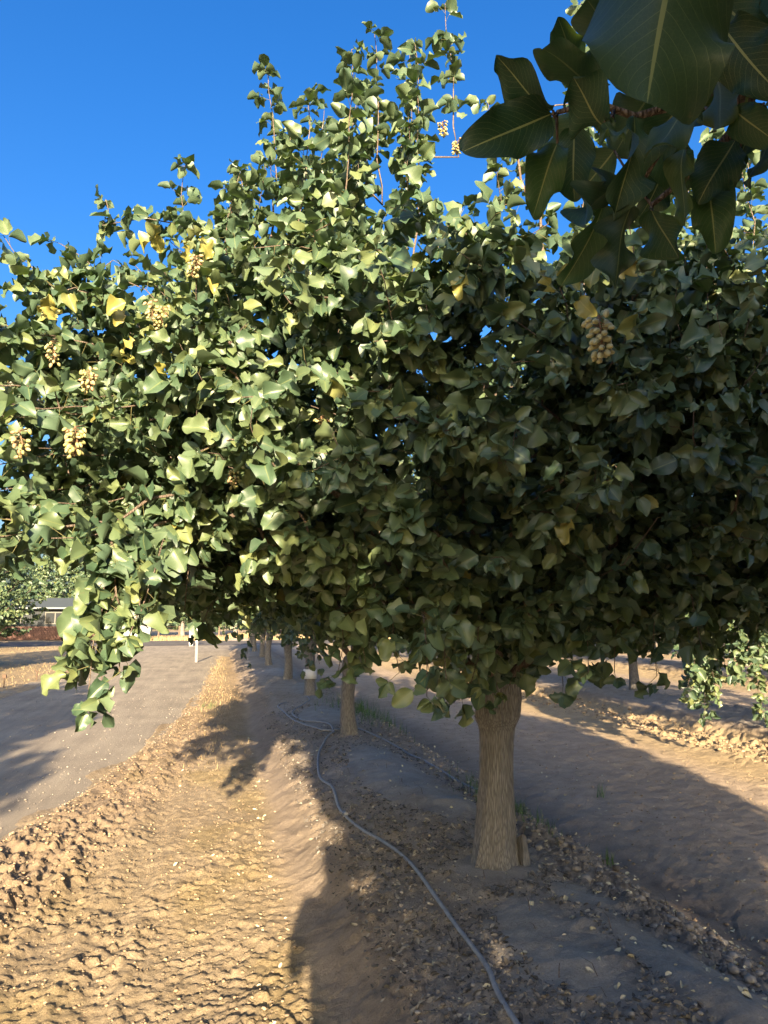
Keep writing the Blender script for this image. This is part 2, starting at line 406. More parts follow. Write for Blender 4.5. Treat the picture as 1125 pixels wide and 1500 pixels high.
def ground(u, v, detail=True):
    """height and colour of the soil"""
    wob = 0.10 * fbm(v * .55, np.full_like(v, 3.3), 5, 3) * sstep(2.5, 5, v)
    uu = u + wob * np.where(u > .2, 1, 0) + 0.05 * fbm(u * 1.5, v * 1.5, 8, 2)
    z = lane_profile(uu)
    d = bermness(uu)
    rr = road_r(v); rl = road_l(v)
    edge = 0.28 * fbm(u * 1.6, v * 1.1, 21, 4)
    in_road = sstep(0, .35, rr + edge - u) * sstep(0, .35, u - rl + edge) * (v < X1)
    in_x = sstep(0, .8, v - X0 + edge) * sstep(0, .8, X1 - v + edge)
    road = np.maximum(in_road, in_x)
    left = (u < rl).astype(float)
    # masks
    s_bank = np.clip((u - rr) / 0.85, 0, 3)
    bank = sstep(-.05, .25, s_bank) * (1 - sstep(.75, 1.35, s_bank)) * (1 - left)
    bank *= np.interp(v, [0, 9, 16, 30], [1, 1, .5, .15])
    lane = (1 - sstep(.35, .62, uu)) * (1 - left) * (1 - road)
    smooth = np.zeros_like(u); hump = np.zeros_like(u)
    for (cu, cv, ru, rv_, h) in SMOOTH_HUMPS:
        e = np.exp(-(((uu - cu - .10 * fbm(v * 1.2, v * 0, 31)) / ru) ** 2 + ((v - cv) / rv_) ** 2) * 1.3) * (1 + .45 * fbm(u * 3.1, v * 2.6, 33, 4))
        hump += h * e; smooth = np.maximum(smooth, sstep(.15, .85, e))
    top = sstep(-1.0, -.7, d) * (1 - sstep(.55, .95, d))
    side = sstep(-1.2, -1.02, d) * (1 - sstep(-.85, -.62, d))
    skirt = sstep(.35, .6, d) * (1 - sstep(1.0, 1.2, d))
    near = 1 / (1 + (np.maximum(v, 0) / 22) ** 2)
    # broad unevenness
    z = z + .035 * fbm(u * .9, v * .5, 3, 4) * (1 - .6 * road) + hump
    z = z + bank * (.04 + .05 * fbm(u * 2.4, v * 1.7, 41, 4))
    z = z + left * (.02 + .10 * fbm(u * .35, v * .3, 43, 3)) * (1 - road)
    z = z + .05 * side * fbm(u * 3, v * 2.2, 45, 4)
    if detail:
        z = z + (top + side + skirt) * .022 * fbm(u * 6.5, v * 6.5, 47, 5) * (1 - .5 * smooth) + smooth * .012 * fbm(u * 11, v * 7, 49, 4)
        wx = u + .03 * fbm(u * 9, v * 9, 51, 3); wy = v + .03 * fbm(u * 9 + 40, v * 9, 52, 3)
        a1, b1, r1 = worley(wx / .115, wy / .095, 61)
        a2, b2, r2 = worley(wx / .052, wy / .045, 62)
        a3, b3, r3 = worley(wx / .026, wy / .023, 63)
        dome = lambda a, r: np.sqrt(np.clip(1 - (a / .75) ** 2, 0, 1)) * (.25 + r * r * 1.1)
        big, mid, fin = dome(a1, r1), dome(a2, r2), dome(a3, r3)
        rough = fbm(u * 2.1, v * 1.4, 71, 3)
        amt1 = bank * .020 + lane * .016 * sstep(-.1, .35, rough) + skirt * .026 * (1 - smooth) + side * .006 + top * .012 * (1 - smooth)
        amt2 = bank * .018 + lane * (.009 + .012 * sstep(-.2, .4, rough)) + skirt * .022 * (1 - smooth) + side * .010 + top * .014 * (1 - smooth) + left * .02 * (1 - road)
        amt3 = bank * .013 + lane * .007 + skirt * .010 + side * .003 + top * .006 * (1 - smooth) + .002
        # ridges of dried mud across the trodden lane: each flake lifts on its far side and drops
        ph = v / .15 + 2.6 * fbm(u * 2.6, v * 2.2, 81, 4) + .5 * np.abs(u - .05)
        saw = ph - np.floor(ph)
        crk = sstep(.0, .10, b1 - a1)
        flake = lane * sstep(-.75, -.15, u) * (1 - sstep(.2, .45, u)) * near
        z = z + (amt1 * big + amt2 * mid + amt3 * fin) * (1 - road) * np.sqrt(near)
        z = z + (bank * .035 + lane * .014) * (np.abs(fbm(wx * 17, wy * 17, 85, 4)) - .25) * (1 - road) * np.sqrt(near)
        z = z + flake * (.004 * saw ** 2 * sstep(.0, .5, fbm(u * 5, v * 5, 83, 3)) - .010 * (1 - crk))
        p1, p2, pr = worley(wx / .11 + .35 * fbm(u * 7, v * 7, 87, 3), wy / .075, 88)
        z = z + lane * (.013 * (pr - .5) * sstep(0, .16, p2 - p1) - .012 * (1 - sstep(0, .09, p2 - p1))) * sstep(-.25, .25, fbm(u * 2.3, v * 2.0, 89, 3) + .12) * np.sqrt(near) * (1 - road)
        # tyre tracks with lugs down the lane
        for tu, w in ((-.78, .085), (-.47, .085), (-1.02, .06)):
            c = tu + .07 * fbm(v * .3, v * 0 + tu, 91) + .10 * (rr + 1.4) * .5
            q = np.exp(-((u - c) / w) ** 2)
            lug = .5 + .5 * np.sin(2 * np.pi * (v / .09 + np.abs(u - c) * 5))
            z = z - q * (.014 + .005 * lug) + .010 * np.exp(-((np.abs(u - c) - w * 1.7) / (w * .45)) ** 2) * (1 - road) * (1 - left) * sstep(60, 10, v)
        # wheel marks and gentle cracks in the lanes to the right
        rl_ = (d > 1.25) | (d < -1.35)
        rl_ = rl_ & (u > 2.4)
        for tu in (2.75, 3.05, 4.0, 4.3):
            c = ROW1 + tu + .06 * fbm(v * .25, v * 0 + tu, 93)
            dd = (u - c)
            z = z - rl_ * .014 * np.exp(-(dd / .10) ** 2) * (1 + .25 * np.sin(2 * np.pi * v / .11))
        g1, g2, gr = worley((u + .08 * fbm(u * 4, v * 4, 97, 3)) / .34, (v + .08 * fbm(u * 4 + 9, v * 4, 98, 3)) / .30, 99)
        z = z - rl_ * .012 * (1 - sstep(0, .05, g2 - g1)) * sstep(-.15, .35, fbm(u * 1.1, v * 1.1, 105, 3)) * near + rl_ * (.020 * fbm(u * 6, v * 6, 101, 5) + .006 * mid * sstep(.0, .3, rough))
        # rough lit ridge on the left flank of the second row
        ridge2 = sstep(-2.2, -1.75, d) * (1 - sstep(-1.1, -.8, d)) * (u > 5)
        z = z + ridge2 * (.05 * big + .07 * np.abs(fbm(u * 5, v * 5, 103, 4)))
    z = np.where(road > 0, z * (1 - road) - .05 * road, z)
    # colour: kinds of soil; right lane and berm tones raised to lift their shade
    tan = np.array((.365, .285, .185)); bankc = np.array((.34, .255, .172)); grey = np.array((.35, .305, .25))
    pale = np.array((.45, .41, .355)); lane_r = np.array((.43, .335, .24)); verge = np.array((.36, .27, .16)); moist = np.array((.26, .21, .165))
    def mixc(c, k, m): return c * (1 - m[:, None]) + np.asarray(k) * m[:, None]
    n = u.size; c = np.tile(lane_r, (n, 1)) if False else np.tile(lane_r, (u.size, 1))
    f = lambda a: np.clip(a.ravel(), 0, 1)
    c = mixc(c, tan, f(lane)); c = mixc(c, bankc, f(bank * .8))
    c = mixc(c, (.33, .25, .11), f(lane * sstep(.1, .5, fbm(u * 1.3, v * .8, 111, 3) + .35 * sstep(-.3, .3, u)) * .5))
    far_tan = sstep(9, 16, v) * (u > -3) * (u < 1.0)
    c = mixc(c, (.38, .275, .16), f(far_tan * .8 * (1 - left)))
    c = mixc(c, grey, f(top * .9)); c = mixc(c, (.30, .24, .18), f(side * .9)); c = mixc(c, (.31, .265, .215), f(skirt * .7))
    c = mixc(c, pale, f(smooth * .6))
    c = mixc(c, moist, f(sstep(1.0, 1.1, d) * (1 - sstep(1.2, 1.7, d)) * .7))
    c = mixc(c, (.44, .335, .20), f(sstep(-3.0, -2.3, d) * (1 - sstep(-1.1, -.8, d)) * (u > 4)))  # sunlit strip beside the second row brightened in the soil colour
    c = mixc(c, verge, f(left)); c = mixc(c, (.40, .31, .20), f(sstep(X1 - 1, X1 + 2, v)))
    c = c * (1 + .22 * fbm(u * .8, v * .6, 121, 4).ravel())[:, None]
    return z, c

def build_ground():
    VV = []; FF = []; CC = []; base = 0
    def add(u, v, det):
        nonlocal base
        z, c = ground(u, v, det)
        h, w = u.shape
        VV.append(np.stack([u, v, z], -1).reshape(-1, 3)); CC.append(c)
        i = np.arange(h - 1)[:, None] * w + np.arange(w - 1)[None]
        FF.append((np.stack([i, i + 1, i + w + 1, i + w], -1).reshape(-1, 4)) + base)
        base += h * w
    a = np.concatenate([np.linspace(-7, -1.0, 46)[:-1], np.arange(-1.0, -.62, .012), np.arange(-.62, .95, .00235), np.arange(.95, 1.4, .01), np.linspace(1.4, 6, 40)])
    vv = [2.2]
    while vv[-1] < 36: vv.append(vv[-1] * (1 + (.0042 if vv[-1] < 12 else .0062)))
    vv = np.array(vv + list(np.geomspace(vv[-1] * 1.012, 70, 60)) + list(np.geomspace(74, 1500, 30)))
    V, A = np.meshgrid(vv, a, indexing='ij')
    add(A * (V + 1.0), V, True)
    ub = a[::6] * 3.2; vb = np.concatenate([np.linspace(-60, -8, 40), np.linspace(-7.5, 2.2, 40)])
    V, U = np.meshgrid(vb, np.concatenate([[-60], ub, [60]]), indexing='ij')
    add(U, V, False)
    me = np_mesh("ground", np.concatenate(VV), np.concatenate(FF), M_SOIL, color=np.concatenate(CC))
    return tag(link("ground", me), kind="structure")
ground_obj = build_ground()

def gz(u, v):
    """height of the soil at one point"""
    return float(ground(np.array([[float(u)]]), np.array([[float(v)]]))[0][0, 0])
def gz_many(u, v):
    return ground(u[None, :], v[None, :])[0][0]

def strip(name, mat, vs, lf, rf, z, n=12):
    V, S = np.meshgrid(vs, np.linspace(0, 1, n), indexing='ij')
    U = lf(V) * (1 - S) + rf(V) * S
    Z = z + .012 * fbm(U * .7, V * .4, 131, 3)
    w = n; i = np.arange(len(vs) - 1)[:, None] * w + np.arange(w - 1)[None]
    me = np_mesh(name, np.stack([U, V, Z], -1).reshape(-1, 3), np.stack([i, i + 1, i + w + 1, i + w], -1).reshape(-1, 4), mat)
    return tag(link(name, me), kind="structure")
strip("road", M_ROAD, np.concatenate([np.linspace(-60, 0, 20), np.linspace(.5, 56, 160)]), lambda v: road_l(v) - .45, lambda v: np.minimum(road_r(v) + .45, 40), 0.0)
strip("cross_road", M_XROAD, np.linspace(X0 - .6, X1 + .6, 12), lambda v: v * 0 - 90, lambda v: v * 0 + 90, .012, 60)

# ------------------------------------------------------------------ clods, stones, litter, hulls, straw (all uncountable)
def scatter_lumps(name, mat, n, sampler, size, squash=.65, seed=1, sink=.25):
    r = np.random.default_rng(seed)
    t = (1 + 5 ** .5) / 2
    ico = np.array([(-1, t, 0), (1, t, 0), (-1, -t, 0), (1, -t, 0), (0, -1, t), (0, 1, t), (0, -1, -t), (0, 1, -t), (t, 0, -1), (t, 0, 1), (-t, 0, -1), (-t, 0, 1)]) / math.hypot(1, t)
    fc = np.array([(0, 11, 5), (0, 5, 1), (0, 1, 7), (0, 7, 10), (0, 10, 11), (1, 5, 9), (5, 11, 4), (11, 10, 2), (10, 7, 6), (7, 1, 8), (3, 9, 4), (3, 4, 2), (3, 2, 6), (3, 6, 8), (3, 8, 9), (4, 9, 5), (2, 4, 11), (6, 2, 10), (8, 6, 7), (9, 8, 1)])
    u, v = sampler(r, n); n = len(u)
    z = gz_many(u, v)
    s = size[0] * (size[1] / size[0]) ** (r.random(n) ** 2.2)
    sh = ico[None] * (1 + .35 * (r.random((n, 12, 1)) - .5)) * np.stack([.7 + .6 * r.random(n), .7 + .6 * r.random(n), squash * (.7 + .6 * r.random(n))], -1)[:, None, :]
    ang = r.random(n) * 6.28; c, q = np.cos(ang), np.sin(ang)
    x = sh[..., 0] * c[:, None] - sh[..., 1] * q[:, None]; y = sh[..., 0] * q[:, None] + sh[..., 1] * c[:, None]
    P = np.stack([x, y, sh[..., 2]], -1) * s[:, None, None]
    P += np.stack([u, v, z + s * (squash - sink * 1.6)], -1)[:, None, :]
    F = fc[None] + (np.arange(n) * 12)[:, None, None]
    me = np_mesh(name, P.reshape(-1, 3), F.reshape(-1, 3), mat, attrs={"tint": np.repeat(r.random(n), 12)}, smooth=False)
    return tag(link(name, me), kind="stuff")

def persp_v(r, n, v0, v1):
    return v0 * (v1 / v0) ** r.random(n)
def bank_pts(r, n):
    v = persp_v(r, n, 2.6, 20); return road_r(v) + .02 + .95 * r.random(n) ** 1.25, v
def lane_pts(r, n):
    v = persp_v(r, n, 2.8, 18); a = road_r(v); return a + (.45 - a) * r.random(n), v
def skirt_pts(r, n):
    v = persp_v(r, n, 2.5, 16); return ROW1 + .42 + .62 * r.random(n), v
def top_pts(r, n):
    v = persp_v(r, n, 2.5, 16); return ROW1 - .85 + 1.35 * r.random(n), v
def keep_rough(u, v, k=.45):
    s = np.zeros_like(u)
    for (cu, cv, ru, rv_, h) in SMOOTH_HUMPS:
        s = np.maximum(s, np.exp(-(((u - cu) / ru) ** 2 + ((v - cv) / rv_) ** 2) * 1.3))
    m = s < k
    return u[m], v[m]
scatter_lumps("soil_clods", M_CLOD, 5200, bank_pts, (.003, .020), seed=3)
scatter_lumps("lane_crumbs", M_CLOD, 6500, lane_pts, (.003, .013), seed=4)
scatter_lumps("berm_stones", M_STONE, 4200, lambda r, n: keep_rough(*skirt_pts(r, n)), (.005, .030), seed=5)
scatter_lumps("berm_crumbs", M_STONE, 7000, lambda r, n: keep_rough(*top_pts(r, n)), (.004, .015), seed=6)
scatter_lumps("second_berm_clods", M_CLOD, 2600, lambda r, n: (lambda v: (ROW1 + PITCH - 1.9 + .9 * r.random(n), v))(persp_v(r, n, 6, 24)), (.008, .034), seed=7)

scatter_lumps("alley_crumbs", M_CLOD, 4200, lambda r, n: (lambda v: (ROW1 + 1.15 + 4.0 * r.random(n), v))(persp_v(r, n, 3.0, 16)), (.003, .014), seed=8)
M_GRAVEL = tint_mat("road_gravel", [(0, (0.16, 0.14, 0.12)), (0.6, (0.30, 0.26, 0.21)), (1, (0.42, 0.37, 0.30))], 0.95, spec=0.1)
def road_pts(r, n):
    v = persp_v(r, n, 5.5, 30); a, c = road_l(v), road_r(v); s = r.beta(.45, .35, n); return a + (c + .1 - a) * s, v
def gravel_on_road():
    global gz_many
    keep = gz_many
    gz_many = lambda u, v: np.maximum(keep(u, v), .004)
    scatter_lumps("road_gravel", M_GRAVEL, 4200, road_pts, (.003, .014), seed=9)
    gz_many = keep
gravel_on_road()

def scatter_cups(name, mat, n, sampler, size, curl, aspect, seed, lift=.3):
    """small curled sheets: dry leaves, half shells"""
    r = np.random.default_rng(seed)
    u, v = sampler(r, n); n = len(u); z = gz_many(u, v)
    s = size[0] + (size[1] - size[0]) * r.random(n) ** 1.5
    gx, gy = np.meshgrid(np.linspace(-1, 1, 4), np.linspace(-1, 1, 5)); gx = gx.ravel(); gy = gy.ravel()
    wx = gx * np.sqrt(np.clip(1.05 - gy ** 2, .03, 1))
    k = curl * (.4 + 1.2 * r.random(n))[:, None]; k2 = curl * (r.random(n) - .3)[:, None]
    X = aspect * wx[None] * s[:, None]; Y = gy[None] * s[:, None]
    Z = (k * wx[None] ** 2 * aspect + k2 * gy[None] ** 2 + .25 * curl * (r.random((n, 20)) - .5)) * s[:, None]
    P = np.stack([X, Y, Z], -1)
    ax = r.normal(size=(n, 3)) * np.array([.45, .45, 0]) + np.array([0, 0, 1]); ax[r.random(n) < .3] *= -1
    ax /= np.linalg.norm(ax, axis=1, keepdims=True)
    t = r.normal(size=(n, 3)); xx = np.cross(t, ax); xx /= np.linalg.norm(xx, axis=1, keepdims=True); yy = np.cross(ax, xx)
    W = P[..., 0:1] * xx[:, None] + P[..., 1:2] * yy[:, None] + P[..., 2:3] * ax[:, None]
    zmin = W[..., 2].min(axis=1)
    W += np.stack([u, v, z - zmin * (1 - lift) - .002], -1)[:, None]
    q = []
    for j in range(4):
        for i in range(3):
            a = j * 4 + i; q.append((a, a + 1, a + 5, a + 4))
    F = np.array(q)[None] + (np.arange(n) * 20)[:, None, None]
    me = np_mesh(name, W.reshape(-1, 3), F.reshape(-1, 4), mat, attrs={"tint": np.repeat(r.random(n), 20)})
    return tag(link(name, me), kind="stuff")
def litter_pts(r, n):
    v = persp_v(r, n, 2.6, 13); u = ROW1 - .95 + 1.5 * r.beta(1.3, 1.5, n)
    m = fbm(u * 1.7, v * 1.2, 141, 3) > -.22
    return keep_rough(u[m], v[m], .5)
scatter_cups("leaf_litter", M_LITTER, 10000, litter_pts, (.006, .022), .8, .5, 11)
def hull_pts(r, n):
    v = persp_v(r, n, 2.6, 14); u = ROW1 + np.where(r.random(n) < .7, .35 + .95 * r.random(n), -.7 + 1.2 * r.random(n)); return u, v
scatter_cups("fallen_hulls", M_HULL, 950, hull_pts, (.008, .021), .9, .6, 12, .6)
def hull_lane(r, n):
    v = persp_v(r, n, 3.0, 12); return np.where(r.random(n) < .62, .33 + .06 * r.normal(size=n) + .02 * (v - 3), -.9 + 1.3 * r.random(n)), v
scatter_cups("fallen_leaf_bits", M_HULL, 230, hull_lane, (.007, .020), .7, .55, 13, .7)
def hull_right(r, n):
    v = persp_v(r, n, 3.2, 11); return ROW1 + 1.0 + 2.2 * r.random(n) ** 1.5, v
scatter_cups("lane_hulls", M_HULL, 240, hull_right, (.007, .016), .8, .6, 14, .6)

def scatter_blades(name, mat, n, sampler, length, width, lean, seed, kind="stuff", parent=None, base=None):
    r = np.random.default_rng(seed)
    u, v = sampler(r, n); n = len(u)
    z = gz_many(u, v)
    L = length[0] + (length[1] - length[0]) * r.random(n)
    a = r.random(n) * 6.28; le = lean[0] + (lean[1] - lean[0]) * r.random(n)
    dx, dy = np.cos(a), np.sin(a)
    P = np.zeros((n, 8, 3))
    for i, t in enumerate((0, .35, .7, 1)):
        ox = L * np.sin(le) * t ** 1.6; oz = L * np.cos(le * t) * t
        w = width * (1 - t * .92)
        for s in (0, 1):
            P[:, i * 2 + s, 0] = u + dx * ox - dy * w * (s - .5); P[:, i * 2 + s, 1] = v + dy * ox + dx * w * (s - .5); P[:, i * 2 + s, 2] = z + oz - .004
    F = np.array([(0, 1, 3, 2), (2, 3, 5, 4), (4, 5, 7, 6)])[None] + (np.arange(n) * 8)[:, None, None]
    me = np_mesh(name, P.reshape(-1, 3), F.reshape(-1, 4), mat, attrs={"tint": np.repeat(r.random(n), 8)})
    o = link(name, me, parent)
    if parent is not None: o.matrix_parent_inverse = parent.matrix_world.inverted()
    return tag(o, kind=kind) if kind else o
# dry stubble on the lane near the far end, straw on the verge left of the road and beyond the cross road
scatter_blades("dry_stubble", M_STRAW, 1500, lambda r, n: (r.normal(size=n) * .22 - .05, 9 + 26 * r.random(n) ** .9), (.04, .13), .006, (.3, 1.2), 21)
scatter_blades("dry_verge_grass", M_STRAW, 5000, lambda r, n: (-5.0 - 9 * r.random(n), 14 + 34 * r.random(n)), (.04, .12), .012, (.3, 1.3), 22)
scatter_blades("dry_roadside_grass", M_STRAW, 5000, lambda r, n: (-9 + 26 * r.random(n), 59.6 + 3.5 * r.random(n)), (.15, .5), .03, (.1, .8), 23)
def twig_pts(r, n):
    v = persp_v(r, n, 2.7, 9); return ROW1 - .8 + 1.9 * r.random(n), v
scatter_blades("fallen_twigs", M_TWIG, 130, twig_pts, (.05, .20), .006, (1.45, 1.56), 24)

# places of leaves, twigs, upright shoots, hanging shoots and nut bunches (metres)
CLOSE=[
((0.237, 0.309, 2.139),(0.211, 0.328, 2.012),0.083),
((0.267, 0.539, 2.181),(0.188, 0.531, 2.131),0.054),
((0.271, 0.545, 2.189),(0.209, 0.526, 2.195),0.034),
((0.295, 0.516, 2.191),(0.229, 0.482, 2.202),0.041),
((0.293, 0.541, 2.23),(0.256, 0.499, 2.233),0.031),
((0.305, 0.512, 2.154),(0.26, 0.493, 2.157),0.045),
((0.292, 0.497, 2.147),(0.291, 0.475, 2.105),0.022),
((0.28, 0.557, 2.167),(0.259, 0.567, 2.11),0.039),
((0.31, 0.581, 2.204),(0.311, 0.597, 2.144),0.048),
((0.341, 0.557, 2.139),(0.275, 0.545, 2.093),0.036),
((0.329, 0.513, 2.17),(0.327, 0.52, 2.086),0.033),
((0.34, 0.587, 2.135),(0.319, 0.603, 2.062),0.038),
((0.335, 0.532, 2.101),(0.316, 0.557, 2.034),0.035),
((0.388, 0.585, 2.135),(0.406, 0.577, 2.083),0.040),
((0.413, 0.535, 2.14),(0.412, 0.526, 2.069),0.042),
((0.357, 0.473, 2.159),(0.312, 0.466, 2.098),0.042),
((0.371, 0.505, 2.144),(0.36, 0.514, 2.083),0.032),
((0.424, 0.51, 2.16),(0.39, 0.515, 2.111),0.046),
((0.457, 0.513, 2.16),(0.432, 0.505, 2.118),0.031),
((0.384, 0.461, 2.147),(0.4, 0.446, 2.113),0.035),
((0.35, 0.425, 2.182),(0.365, 0.407, 2.12),0.050),
((0.381, 0.481, 2.198),(0.393, 0.466, 2.134),0.050),
((0.399, 0.544, 2.216),(0.385, 0.602, 2.191),0.053),
((0.395, 0.582, 2.208),(0.417, 0.576, 2.158),0.050),
((0.38, 0.504, 2.242),(0.386, 0.452, 2.224),0.050),
((0.407, 0.471, 2.22),(0.391, 0.422, 2.215),0.046),
((0.347, 0.594, 2.267),(0.341, 0.557, 2.279),0.047),
((0.333, 0.543, 2.266),(0.294, 0.52, 2.282),0.043),
((0.335, 0.614, 2.251),(0.331, 0.686, 2.229),0.048),
((0.373, 0.619, 2.215),(0.365, 0.661, 2.203),0.051),
((0.441, 0.541, 2.235),(0.443, 0.597, 2.222),0.063),
((0.458, 0.516, 2.246),(0.445, 0.556, 2.233),0.062),
((0.468, 0.523, 2.212),(0.471, 0.571, 2.187),0.054),
((0.394, 0.576, 2.253),(0.382, 0.626, 2.236),0.056),
((0.473, 0.563, 2.196),(0.455, 0.587, 2.163),0.039),
((0.357, 0.445, 2.236),(0.369, 0.421, 2.17),0.050),
((0.46, 0.504, 2.257),(0.468, 0.503, 2.198),0.053),
((0.42, 0.605, 2.194),(0.414, 0.635, 2.156),0.041),
((0.425, 0.463, 2.244),(0.379, 0.456, 2.257),0.048),
]
TWIGS=[
[(0.551, 0.54, 2.304), (0.447, 0.521, 2.234), (0.384, 0.515, 2.193), (0.339, 0.527, 2.181), (0.305, 0.535, 2.195), (0.278, 0.552, 2.193)] ,
[(0.384, 0.515, 2.193), (0.371, 0.549, 2.162), (0.361, 0.574, 2.135), (0.343, 0.585, 2.136)] ,
[(0.447, 0.521, 2.234), (0.442, 0.533, 2.189), (0.418, 0.546, 2.16), (0.388, 0.583, 2.137)] ,
[(0.447, 0.521, 2.234), (0.386, 0.476, 2.232), (0.25, 0.323, 2.118)] ,
[(0.563, 0.557, 2.275), (0.479, 0.541, 2.252), (0.449, 0.533, 2.183)] ,
]
SHOOTS=[
((0.272, 4.4, 4.334),(0.202, 4.45, 5.315)),
((0.487, 4.4, 4.409),(0.574, 4.45, 5.071)),
((0.956, 4.4, 4.422),(0.909, 4.45, 5.722)),
((1.142, 4.4, 4.787),(1.159, 4.45, 5.612)),
((1.485, 4.4, 4.836),(1.419, 4.45, 6.032)),
((-0.284, 4.4, 4.129),(-0.302, 4.45, 4.552)),
((1.786, 4.4, 4.527),(1.724, 4.45, 5.317)),
((1.919, 4.4, 4.847),(1.879, 4.45, 5.448)),
((-0.756, 4.4, 4.072),(-0.753, 4.45, 4.268)),
((2.455, 4.4, 5.399),(2.461, 4.45, 6.238)),
((2.519, 4.4, 4.467),(2.34, 4.45, 5.908)),
((-1.15, 4.4, 3.728),(-1.306, 4.45, 3.969)),
((0.001, 4.4, 4.163),(-0.015, 4.45, 4.475)),
((0.775, 4.4, 4.399),(0.758, 4.45, 4.912)),
((0.379, 4.4, 4.348),(0.352, 4.45, 4.899)),
((3.167, 4.4, 4.545),(3.292, 4.45, 5.073)),
((3.674, 4.4, 4.553),(3.791, 4.45, 5.172)),
]
HANG=[
((-0.39, 3.0, 1.84),(-0.446, 2.85, 1.498)),
((-0.404, 2.95, 1.763),(-0.345, 2.85, 1.556)),
((-0.446, 3.0, 1.97),(-0.439, 2.9, 1.664)),
((-0.295, 3.0, 1.946),(-0.316, 2.85, 1.689)),
((-0.253, 3.1, 1.981),(-0.27, 2.95, 1.788)),
((-0.134, 3.4, 2.067),(-0.157, 3.5, 1.781)),
((0.914, 3.1, 1.677),(1.068, 3.2, 1.51)),
((1.24, 3.6, 1.631),(1.083, 3.4, 1.355)),
((1.501, 3.6, 1.767),(1.38, 3.9, 1.456)),
((-0.399, 3.1, 2.033),(-0.405, 2.9, 1.457)),
((-0.354, 3.1, 1.898),(-0.492, 2.95, 1.613)),
((-0.223, 3.0, 2.054),(-0.289, 2.9, 1.763)),
((0.025, 4.2, 1.918),(-0.106, 4.2, 1.676)),
((0.827, 3.0, 1.764),(0.797, 2.85, 1.447)),
((0.977, 3.1, 1.765),(0.926, 3.0, 1.443)),
((1.207, 3.4, 1.702),(1.134, 3.3, 1.456)),
((0.579, 3.6, 1.766),(0.549, 3.5, 1.497)),
((0.734, 3.7, 1.767),(0.698, 3.6, 1.536)),
((1.576, 3.6, 1.767),(1.555, 3.9, 1.38)),
((2.159, 3.4, 1.836),(2.082, 3.3, 1.471)),
((1.818, 3.4, 1.834),(1.721, 3.3, 1.493)),
((1.72, 3.5, 1.836),(1.637, 3.4, 1.422)),
((1.968, 3.4, 1.835),(1.913, 3.4, 1.483)),
((0.742, 3.2, 1.765),(0.748, 3.1, 1.522)),
((2.22, 3.2, 1.897),(2.201, 3.1, 1.577)),
((1.384, 3.9, 1.657),(1.531, 4.1, 1.344)),
]

NUT_SPOTS=[((1.369, 4.05, 4.707),40,0.019,False),
((1.279, 4.1, 4.854),34,0.019,False),
((0.842, 1.5, 2.449),34,0.0205,True),
((-0.27, 3.1, 3.048),46,0.018,False),
((-0.321, 3.1, 3.073),20,0.018,False),
((-0.439, 2.3, 2.315),44,0.018,False),
((-0.592, 2.3, 2.296),20,0.018,False),
((-0.14, 3.0, 3.242),36,0.018,False),
((-0.517, 2.9, 2.692),36,0.018,False),
((0.047, 3.2, 2.392),24,0.018,False),
((0.415, 3.2, 2.641),20,0.018,False),
((-0.68, 3.0, 2.826),18,0.018,False)]
YELLOW_SPOTS=[((-0.229, 3.08, 3.318),5),
((-0.353, 3.05, 2.857),4),
((-0.2, 3.1, 3.254),3),
((-0.418, 3.2, 3.046),2),
((1.012, 1.9, 2.72),4),
((-0.717, 3.2, 2.988),3)]

# ------------------------------------------------------------------ leaves
def nrm(a):
    return a / np.maximum(np.linalg.norm(a, axis=-1, keepdims=True), 1e-9)

def leaf_template(r, nr, nc, amp=1.0, kk=1.0, flat=1.0, blunt=.57):
    """a broad, wavy, curled leaflet along +y, 1 long; x in half widths; returns verts, quads, uv"""
    t = (.5 - .5 * np.cos(np.linspace(0, 1, nr) * np.pi))[:, None]; s = np.linspace(-1, 1, nc)[None]
    p = .76 + .26 * r.random()
    w = np.sin(np.pi * np.clip(t, 0, 1) ** p) ** blunt
    w = np.maximum(w, .03) * (1 - .15 * sstep(.95, 1.0, t)) + .01
    x = s * w * .5
    y = t + .02 * np.abs(s) * (1 - t)
    fold = flat * (.15 + .65 * r.random()) * np.abs(s) ** 1.4 * w * .5
    k1, k2 = .9 + 1.4 * kk * r.random(), .9 + 1.4 * kk * r.random()
    p1, p2 = r.random() * 6.28, r.random() * 6.28
    wave = amp * (.09 + .14 * r.random()) * np.where(s < 0, np.sin(2 * np.pi * k1 * t + p1), np.sin(2 * np.pi * k2 * t + p2)) * np.abs(s) ** 2.4 * np.sqrt(w)
    curl = (.40 * r.random() - .42) * t ** 2 + (.10 * (r.random() - .5)) * np.sin(2 * np.pi * t)
    z = fold + wave + curl
    tw = (r.random() - .5) * 1.0 * t
    xx = x * np.cos(tw) - z * np.sin(tw) * .0; zz = z + x * np.sin(tw)
    xx = xx + (.16 * (r.random() - .5)) * t ** 2
    V = np.stack([xx, np.broadcast_to(y, x.shape), zz], -1).reshape(-1, 3)
    uv = np.stack([np.broadcast_to(s * .5 + .5, x.shape), np.broadcast_to(t, x.shape)], -1).reshape(-1, 2)
    i = np.arange(nr - 1)[:, None] * nc + np.arange(nc - 1)[None]
    Q = np.stack([i, i + 1, i + nc + 1, i + nc], -1).reshape(-1, 4)
    return V, Q, uv

def leaf_set(seed, nvar, nr, nc, amp=1.0, kk=1.0, flat=1.0, blunt=.57):
    r = np.random.default_rng(seed)
    return [leaf_template(r, nr, nc, amp, kk, flat, blunt) for _ in range(nvar)]
LEAF_HI = leaf_set(5, 16, 12, 9, 1.2, 1.2)
LEAF_MID = leaf_set(6, 14, 7, 5, 1.2, .9)
LEAF_LOW = leaf_set(7, 6, 5, 3, .6, .5)

